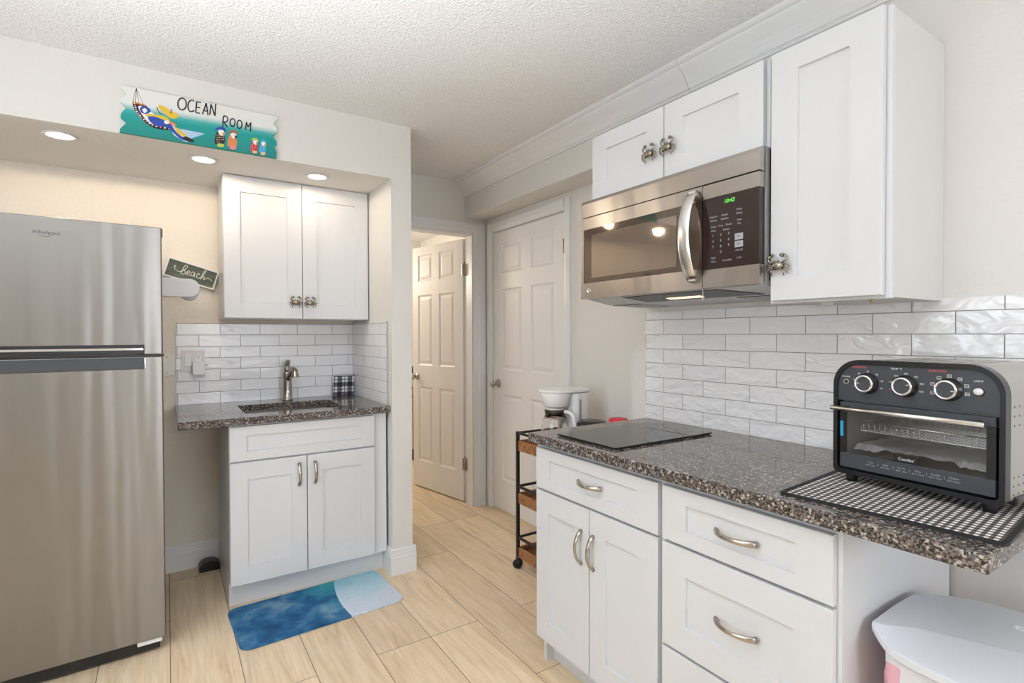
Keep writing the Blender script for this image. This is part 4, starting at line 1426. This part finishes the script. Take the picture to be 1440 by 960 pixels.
# vent holes on the side and slots on top
mb.mat('rubber')
for zz in (0.225, 0.205, 0.185, 0.075, 0.057, 0.039):
    for i in range(9):
        yy = 0.05 + 0.026 * i + (0.0 if int(zz * 1000) % 2 else 0.004)
        mb.cyl((0.3155, yy, zz), (0.3163, yy, zz), 0.0022, seg=8)
for i in range(6):
    mb.box(0.06 + 0.035 * i, 0.064 + 0.035 * i, 0.06, 0.27, 0.3117, 0.3123)
mb.build('shell', tv, True)
mb = MB().mat('oven_black')
mb.ring_prism(rrect(-0.030, 0.318, 0.020, 0.314, (0.014, 0.014, 0.064, 0.064), 10), rrect(-0.020, 0.308, 0.031, 0.302, (0.010, 0.010, 0.054, 0.054), 10), 0.0, 0.027, f0)
mb.mat('nickel').ring_prism(rrect(-0.0285, 0.3165, 0.0215, 0.3125, (0.0125, 0.0125, 0.0625, 0.0625), 10), rrect(-0.026, 0.314, 0.024, 0.310, (0.012, 0.012, 0.06, 0.06), 10), 0.0275, 0.031, f0)
mb.build('bezel', tv, True)
mb = MB().mat('oven_face')
mb.prism(rrect(-0.0205, 0.3085, 0.2085, 0.3025, (0.0, 0.0, 0.054, 0.054), 10), 0.004, 0.026, f0, 0.001, 1)
pn = mb.build('control_panel', tv, True)
mb = MB()
ML = lambda x, z, y=0.0036: Matrix(((1, 0, 0, x), (0, 0, -1, y), (0, 1, 0, z), (0, 0, 0, 1)))
mb.mat('print_red').text('TIMER(MIN)', 0.0068, ML(0.030, 0.2955), 0.0001).text('FUNCTION', 0.0068, ML(0.198, 0.2955), 0.0001)
mb.mat('print_white').text('TEMP °F', 0.0068, ML(0.115, 0.2955), 0.0001).text('POWER', 0.0058, ML(0.000, 0.270), 0.0001).text('LIGHT', 0.0058, ML(0.272, 0.278), 0.0001)
KZ = 0.256
for kx, labs in ((0.0516, ['ON', '10', '20', '30', '40', '50', '60']), (0.135, ['OFF', '170', '250', '300', '350', '400', '450']), (0.220, None)):
    angs = (200, 165, 128, 90, 52, 15, -20) if labs else (200, 160, 125, 90, 55, 20, -15)
    for i, a in enumerate(angs):
        q = (kx + 0.0335 * math.cos(R(a)), KZ + 0.0295 * math.sin(R(a)))
        mb.mat('print_red' if i == 0 and labs else 'print_white')
        if labs:
            mb.text(labs[i], 0.0058, ML(*q), 0.0001)
        else:
            mb.ring_prism(rrect(q[0] - 0.004, q[0] + 0.004, q[1] - 0.0035, q[1] + 0.0035, 0.0005, 2), rrect(q[0] - 0.0033, q[0] + 0.0033, q[1] - 0.0028, q[1] + 0.0028, 0.0004, 2), 0.0034, 0.0042, f0)
            mb.box(q[0] - 0.0025, q[0] + 0.0025, 0.0035, 0.0042, q[1] - 0.0006, q[1] + 0.0002)
mb.mat('print_white').ring_prism(rrect(-0.006, 0.006, 0.252, 0.263, 0.005, 4), rrect(-0.005, 0.005, 0.253, 0.262, 0.0042, 4), 0.0034, 0.0042, f0)
mb.mat('oven_black').prism(rrect(-0.005, 0.005, 0.253, 0.262, 0.0042, 4), 0.0036, 0.0042, f0)
mb.build('panel_printing', pn, True)
for kx, ang in ((0.0516, 175), (0.135, 20), (0.220, -10)):
    Mk = Matrix.Translation((kx, 0.004, KZ)) @ Matrix.Rotation(R(90), 4, 'X')
    mb = MB().mat('oven_black').lathe([(0.0255, 0), (0.0255, 0.004), (0.0225, 0.005), (0.0215, 0.017), (0, 0.017)], Mk, 28)
    mb.mat('chrome').lathe([(0.0212, 0.0165), (0.0220, 0.019), (0.0208, 0.0225), (0.0172, 0.023), (0.0168, 0.0195)], Mk, 28, caps=False)
    mb.mat('oven_face').lathe([(0.0172, 0.0205), (0, 0.0205)], Mk, 28, caps=False)
    mb.mat('print_white').box(0.0100, 0.0168, -0.0008, 0.0008, 0.0205, 0.0212, M=Mk @ Matrix.Rotation(R(ang), 4, 'Z'))
    mb.build('knob', tv, True)
mb = MB().mat('oven_black').lathe([(0.0105, 0), (0.0105, 0.002), (0.009, 0.002)], Matrix.Translation((0.272, 0.004, KZ)) @ Matrix.Diagonal((1, 1, 0.85, 1)) @ Matrix.Rotation(R(90), 4, 'X'), 24)
mb.mat('print_white').lathe([(0.0088, 0.001), (0.0085, 0.0045), (0, 0.005)], Matrix.Translation((0.272, 0.004, KZ)) @ Matrix.Diagonal((1, 1, 0.85, 1)) @ Matrix.Rotation(R(90), 4, 'X'), 24)
mb.build('light_button', tv, True)
# cavity, lining behind the door
mb = MB().mat('oven_cavity')
mb.box(-0.012, 0.300, 0.300, 0.303, 0.036, 0.208).box(-0.0145, -0.012, 0.024, 0.303, 0.036, 0.208).box(0.300, 0.3025, 0.024, 0.303, 0.036, 0.208)
mb.box(-0.012, 0.300, 0.024, 0.303, 0.036, 0.039).box(-0.012, 0.300, 0.024, 0.303, 0.205, 0.208)
mb.build('cavity', tv, True)
# door
mb = MB().mat('oven_face')
mb.box(-0.014, 0.302, 0.002, 0.018, 0.183, 0.2045, 0.0015).box(-0.014, 0.302, 0.002, 0.018, 0.036, 0.073, 0.0015)
mb.mat('oven_black').box(-0.014, -0.004, 0.003, 0.018, 0.0735, 0.1825).box(0.286, 0.302, 0.003, 0.018, 0.0735, 0.1825)
dr_ = mb.build('door', tv, True)
MB().mat('clear_glass').box(-0.0045, 0.2865, 0.0035, 0.0065, 0.0725, 0.1835).build('glass_pane', dr_, True)
mb = MB().mat('stainless_handle').cyl((-0.022, -0.026, 0.190), (0.292, -0.026, 0.190), 0.0058, seg=14)
mb.mat('oven_black').cyl((0.006, -0.026, 0.190), (0.006, 0.004, 0.190), 0.0055, seg=12).cyl((0.276, -0.026, 0.190), (0.276, 0.004, 0.190), 0.0055, seg=12)
mb.build('handle', dr_, True)
mb = MB().mat('oven_black').box(0.112, 0.164, 0.0022, 0.0034, 0.074, 0.090)
mb.mat('print_white').text("Comfee'", 0.0100, ML(0.138, 0.082, 0.0020), 0.0001)
mb.build('nameplate', dr_, True)
mb = MB().mat('print_grey')
for i, (a, c_) in enumerate((('Toast', '450°F 5min'), ('Bagel', '450°F 6min'), ('Air Fry', '400°F 12min'), ('Pizza', '425°F 15min'), ('Cookies', '350°F 12min'), ('Chicken', '375°F 35min'))):
    x = 0.060 + i * 0.034
    mb.text(a, 0.0058, ML(x, 0.060, 0.0018), 0.0001).text(c_, 0.0048, ML(x, 0.053, 0.0018), 0.0001)
    if i:
        mb.box(x - 0.0175, x - 0.0168, 0.0016, 0.0021, 0.054, 0.061)
mb.build('cooking_guide', dr_, True)
MB().mat('sticker_blue').prism(rrect(-0.013, -0.006, 0.115, 0.155, 0.003), 0.0024, 0.0032, f0).build('sticker', dr_, True)
# wire basket and foil-lined tray inside
mb = MB().mat('chrome')
for x in [0.02 + 0.0125 * i for i in range(21)]:
    mb.tube([(x, 0.05, 0.150), (x, 0.05, 0.128), (x, 0.27, 0.128), (x, 0.27, 0.150)], 0.0008, 5)
for y in [0.05 + 0.0183 * i for i in range(13)]:
    mb.tube([(0.015, y, 0.150), (0.015, y, 0.128), (0.275, y, 0.128), (0.275, y, 0.150)], 0.0008, 5)
mb.tube([(0.013, 0.048, 0.151), (0.277, 0.048, 0.151), (0.277, 0.272, 0.151), (0.013, 0.272, 0.151), (0.013, 0.048, 0.151)], 0.0017, 6)
mb.build('wire_basket', tv, True)
mb = MB().mat('foil')
random.seed(3)
nx, ny = 30, 12
g = [[mb.bm.verts.new((0.004 + 0.282 * i / nx, 0.035 + 0.22 * j / ny, (0.093 if j in (0, 1) or j > ny - 2 or i < 2 or i > nx - 2 else 0.086) + random.uniform(-0.0022, 0.0022) - (0.012 if j == 0 and (i < 7 or i > 23) else 0.004 if j == 0 else 0))) for j in range(ny + 1)] for i in range(nx + 1)]
for i in range(nx):
    for j in range(ny):
        mb.bm.faces.new((g[i][j], g[i + 1][j], g[i + 1][j + 1], g[i][j + 1]))
mb._done(False)
mb.build('foil_tray', tv, True)
mb = MB().mat('oven_black').box(0.302, 0.322, 0.05, 0.30, 0.018, 0.034, 0.003)
mb.build('side_rail', tv, True)
for x in (0.004, 0.286):
    for y in (0.025, 0.30):
        MB().mat('rubber').cyl((x, y, -0.0005), (x, y, 0.0255), 0.012, 0.014, 16).build('foot', tv, True)

# ------------------------------------------------------------------ trash can
tr = thing('trash_can', 'white plastic trash can with a closed lid under the counter end', 'trash can', (1.47, 0.24, 0))
mb = MB().mat('white_plastic')
bm = mb.bm


def loop(x0, x1, y0, y1, z, r):
    return [bm.verts.new((p[0], p[1], z)) for p in rrect(x0, x1, y0, y1, r, 5)]


lp = [loop(1.35, 1.59, 0.02, 0.46, 0.0, 0.04), loop(1.32, 1.62, -0.01, 0.495, 0.40, 0.04), loop(1.308, 1.64, -0.02, 0.508, 0.598, 0.04)]
for A, B in zip(lp, lp[1:]):
    for i in range(len(A)):
        bm.faces.new((A[i], A[(i + 1) % len(A)], B[(i + 1) % len(A)], B[i]))
bm.faces.new(lp[0][::-1])
bm.faces.new(lp[-1])
mb._done(False)
mb.build('bin', tr)
# bag folded over the rim
mb = MB().mat('bag_white')
bm = mb.bm
random.seed(5)
base = rrect(1.298, 1.65, -0.028, 0.518, 0.045, 6)
rows_ = []
for k, z in enumerate((0.606, 0.585, 0.555, 0.51, 0.455, 0.42)):
    row = []
    for i, (x, y) in enumerate(base):
        w_ = 0.006 * math.sin(i * 1.9 + k * 0.6) + random.uniform(-0.003, 0.003) - 0.006 * (k > 3)
        cx, cy = x - 1.47, y - 0.245
        ln = math.hypot(cx, cy)
        row.append(bm.verts.new((x + cx / ln * w_, y + cy / ln * w_, z + (0.012 * math.sin(i * 1.3) if k == 5 else 0))))
    rows_.append(row)
for A, B in zip(rows_, rows_[1:]):
    for i in range(len(A)):
        bm.faces.new((A[i], B[i], B[(i + 1) % len(A)], A[(i + 1) % len(A)]))
mb._done(True)
bagm = mb.build('bag', tr)
bagm.data.materials.append(MATS['bag_pink'])
for p in bagm.data.polygons:
    if p.center.z < 0.585 - 0.12 * max(0.0, 0.24 - (p.center.y if p.center.y > -0.2 else 0.2)) and (p.center.y > 0.19 or p.center.z < 0.50):
        p.material_index = 1
# lid: rim flange, front slope and back slope meeting in a curved ridge
mb = MB().mat('lid_white')
bm = mb.bm
def lerp(tab, y):
    for (y0, v0), (y1, v1) in zip(tab, tab[1:]):
        if y >= y1:
            return v0 + (v1 - v0) * (y0 - y) / (y0 - y1)
    return tab[-1][1]


XB = [(0.545, 1.548), (0.523, 1.584), (0.50, 1.611), (0.442, 1.648), (0.364, 1.660), (0.25, 1.664)]
XR = [(0.545, 1.327), (0.525, 1.333), (0.479, 1.378), (0.425, 1.401), (0.373, 1.423), (0.321, 1.447), (0.25, 1.458)]
XF = [(0.545, 1.325), (0.522, 1.306), (0.495, 1.288), (0.44, 1.280), (0.25, 1.274)]
ZF = [(0.545, 0.6495), (0.53, 0.640), (0.505, 0.628), (0.46, 0.623), (0.25, 0.620)]
ys = [0.545, 0.538, 0.53, 0.522, 0.51, 0.50, 0.49, 0.479, 0.46, 0.442, 0.425, 0.40, 0.373, 0.345, 0.321, 0.285, 0.25]
ys = ys + [0.5 - y for y in ys[-2::-1]]
cols_ = []
for y in ys:
    m_ = y if y >= 0.25 else 0.5 - y
    xf, xb, xr, zf = lerp(XF, m_), lerp(XB, m_), lerp(XR, m_), lerp(ZF, m_)
    pr = [(xf + 0.004, zf - 0.020), (xf, zf - 0.016), (xf, zf - 0.003), (xf + 0.004, zf + 0.0003), (max(xr, xf + 0.006), 0.650 + 0.0008), ((xr + xb) / 2, 0.655), (xb - 0.006, 0.6525), (xb, 0.647), (xb, 0.630)]
    cols_.append([bm.verts.new((px, y, pz)) for px, pz in pr])
for A, B in zip(cols_, cols_[1:]):
    for k in range(len(A) - 1):
        bm.faces.new((A[k], A[k + 1], B[k + 1], B[k]))
    bm.faces.new((A[-1], A[0], B[0], B[-1]))
bm.faces.new(cols_[0])
bm.faces.new(cols_[-1][::-1])
bmesh.ops.recalc_face_normals(bm, faces=list(bm.faces))
mb._done(False)
ld = mb.build('lid', tr)
for p in ld.data.polygons:
    p.use_smooth = True
ld.data.set_sharp_from_angle(angle=R(5))
mb = MB().mat('white_plastic').ring_prism(rrect(1.545, 1.565, 0.335, 0.361, 0.008, 4), rrect(1.549, 1.561, 0.339, 0.357, 0.005, 4), 0.6535, 0.6565, lambda u, v, w: (u, v, w))
mb.build('embossed_mark', ld)

# ------------------------------------------------------------------ rolling cart in the closet recess
ca_ = thing('rolling_cart', 'three-tier rolling cart with black frame and wood shelves', 'cart', (1.83, 2.125, 0))
cx0, cx1, cy0, cy1 = 1.630, 2.015, 1.825, 2.435
mb = MB().mat('black_metal')
for x in (cx0, cx1):
    for y in (cy0, cy1):
        mb.box(x - 0.008, x + 0.008, y - 0.008, y + 0.008, 0.065, 0.760)
for zr in (0.752, 0.455, 0.170):
    for x in (cx0, cx1):
        mb.box(x - 0.006, x + 0.006, cy0 + 0.008, cy1 - 0.008, zr - 0.006, zr + 0.006)
    for y in (cy0, cy1):
        mb.box(cx0 + 0.008, cx1 - 0.008, y - 0.006, y + 0.006, zr - 0.006, zr + 0.006)
mb.build('frame', ca_)
for z in (0.655, 0.362, 0.060):
    mb = MB().mat('cart_wood')
    mb.box(cx0 + 0.009, cx1 - 0.009, cy0 + 0.009, cy1 - 0.009, z, z + 0.016)
    mb.box(cx0 - 0.004, cx0 + 0.008, cy0 + 0.010, cy1 - 0.010, z, z + 0.056, 0.001).box(cx1 - 0.008, cx1 + 0.004, cy0 + 0.010, cy1 - 0.010, z, z + 0.056, 0.001)
    mb.box(cx0 + 0.010, cx1 - 0.010, cy0 - 0.004, cy0 + 0.008, z, z + 0.056, 0.001).box(cx0 + 0.010, cx1 - 0.010, cy1 - 0.008, cy1 + 0.004, z, z + 0.056, 0.001)
    mb.build('shelf', ca_)
for x in (cx0, cx1):
    for y in (cy0, cy1):
        mb = MB().mat('rubber').cyl((x - 0.016, y - 0.012, 0.025), (x + 0.010, y + 0.006, 0.025), 0.025, seg=20)
        mb.mat('dark_grey_plastic').box(x - 0.010, x + 0.010, y - 0.010, y + 0.010, 0.045, 0.068, 0.003)
        mb.build('caster', ca_)

# coffee maker
cf = thing('coffee_maker', 'white drip coffee maker with a glass carafe on the rolling cart', 'coffee maker', (1.77, 2.21, 0.671))
zb = 0.672
mb = MB().mat('white_plastic')
mb.prism(rrect(1.645, 1.895, 2.125, 2.295, 0.035, 6), zb, zb + 0.04, lambda u, v, w: (u, v, w), 0.004, 2)
mb.prism(rrect(1.785, 1.895, 2.125, 2.295, 0.03, 6), zb + 0.04, zb + 0.318, lambda u, v, w: (u, v, w), 0.004, 2)
mb.build('tower', cf)
mb = MB().mat('white_plastic')
mb.lathe([(0.060, 0.248), (0.066, 0.252), (0.082, 0.318), (0.081, 0.3225)], Matrix.Translation((1.722, 2.21, zb)), 32)
mb.build('filter_basket', cf)
mb = MB().mat('white_plastic')
mb.prism(rrect(1.636, 1.90, 2.122, 2.298, (0.084, 0.03, 0.03, 0.084), 8), zb + 0.323, zb + 0.338, lambda u, v, w: (u, v, w), 0.004, 2)
mb.build('top_lid', cf)
mb = MB().mat('print_grey').box(1.812, 1.828, 2.1235, 2.1255, zb + 0.075, zb + 0.285, 0.0005)
mb.build('water_gauge', cf)
mb = MB().mat('clear_glass')
cM = Matrix.Translation((1.718, 2.21, zb + 0.056))
mb.lathe([(0.0, 0.0), (0.070, 0.0), (0.076, 0.02), (0.074, 0.07), (0.063, 0.125), (0.052, 0.152), (0.050, 0.152), (0.061, 0.124), (0.072, 0.07), (0.074, 0.02), (0.068, 0.002), (0, 0.002)], cM, 32, caps=False)
cg_ = mb.build('carafe', cf)
mb = MB().mat('dark_bronze').lathe([(0.053, 0.153), (0.056, 0.160), (0.056, 0.174), (0.050, 0.176), (0.049, 0.154)], cM, 28, caps=False)
mb.build('carafe_band', cg_)
mb = MB().mat('white_plastic')
mb.tube(smooth_path([(1.738, 2.160, zb + 0.222), (1.750, 2.135, zb + 0.220), (1.762, 2.112, zb + 0.195), (1.766, 2.104, zb + 0.135), (1.760, 2.114, zb + 0.090)], 4), [0.007] * 17, 10, 1.4, 0.7)
mb.lathe([(0.049, 0.176), (0.047, 0.182), (0, 0.185)], cM, 28)
mb.build('carafe_handle', cg_)

# canisters on the cart
cn = thing('canister', 'red canister with a black lid on the rolling cart', 'canister', (1.797, 2.008, 0.671), 0, 'canisters on the rolling cart')
Mc = Matrix.Translation((1.797, 2.008, 0.6715))
mb = MB().mat('red_plastic').lathe([(0.074, 0.0), (0.076, 0.01), (0.076, 0.160), (0.072, 0.162)], Mc, 36)
mb.build('body', cn)
mb = MB().mat('black_lid').lathe([(0.0785, 0.155), (0.0795, 0.162), (0.0785, 0.178), (0.068, 0.190), (0, 0.192)], Mc, 36)
mb.build('lid', cn)
cn = thing('canister', 'smaller canister with a bright red lid beside the counter end', 'canister', (1.868, 1.892, 0.671), 0, 'canisters on the rolling cart')
Mc = Matrix.Translation((1.868, 1.892, 0.6715))
mb = MB().mat('white_plastic').lathe([(0.044, 0.0), (0.046, 0.01), (0.046, 0.180), (0.042, 0.183)], Mc, 32)
mb.build('body', cn)
mb = MB().mat('red_plastic').lathe([(0.0475, 0.178), (0.0485, 0.183), (0.048, 0.205), (0.041, 0.213), (0, 0.214)], Mc, 32)
mb.build('lid', cn)

# ------------------------------------------------------------------ glimpses past the hall door
hb = thing('storage_chest', 'tan chest seen in the gap beside the open hall door', 'chest', (2.2, 5.3, 0))
mb = MB().mat('tan_towel').box(1.95, 2.45, 5.10, 5.50, 0.12, 0.62, 0.004)
mb.build('case', hb)
mb = MB().mat('tan_towel').box(1.93, 2.47, 5.08, 5.52, 0.62, 0.65, 0.004)
mb.build('top', hb)
MB().mat('dark_towel').box(1.97, 2.43, 5.12, 5.48, 0.0, 0.12).build('plinth', hb)
for m_, z, lab in (('tan_towel', 0.651, 'tan folded towel, lowest of the pile on the chest past the hall door'),
                   ('ivory_plastic', 0.752, 'cream folded towel, middle of the pile on the chest past the hall door'),
                   ('dark_towel', 0.853, 'dark folded towel, topmost of the pile on the chest past the hall door')):
    tag(MB().mat(m_).box(2.0, 2.4, 5.12, 5.45, z, z + 0.10, 0.03, 3).build('folded_towel'), lab, 'towel', 'towels piled on the chest')
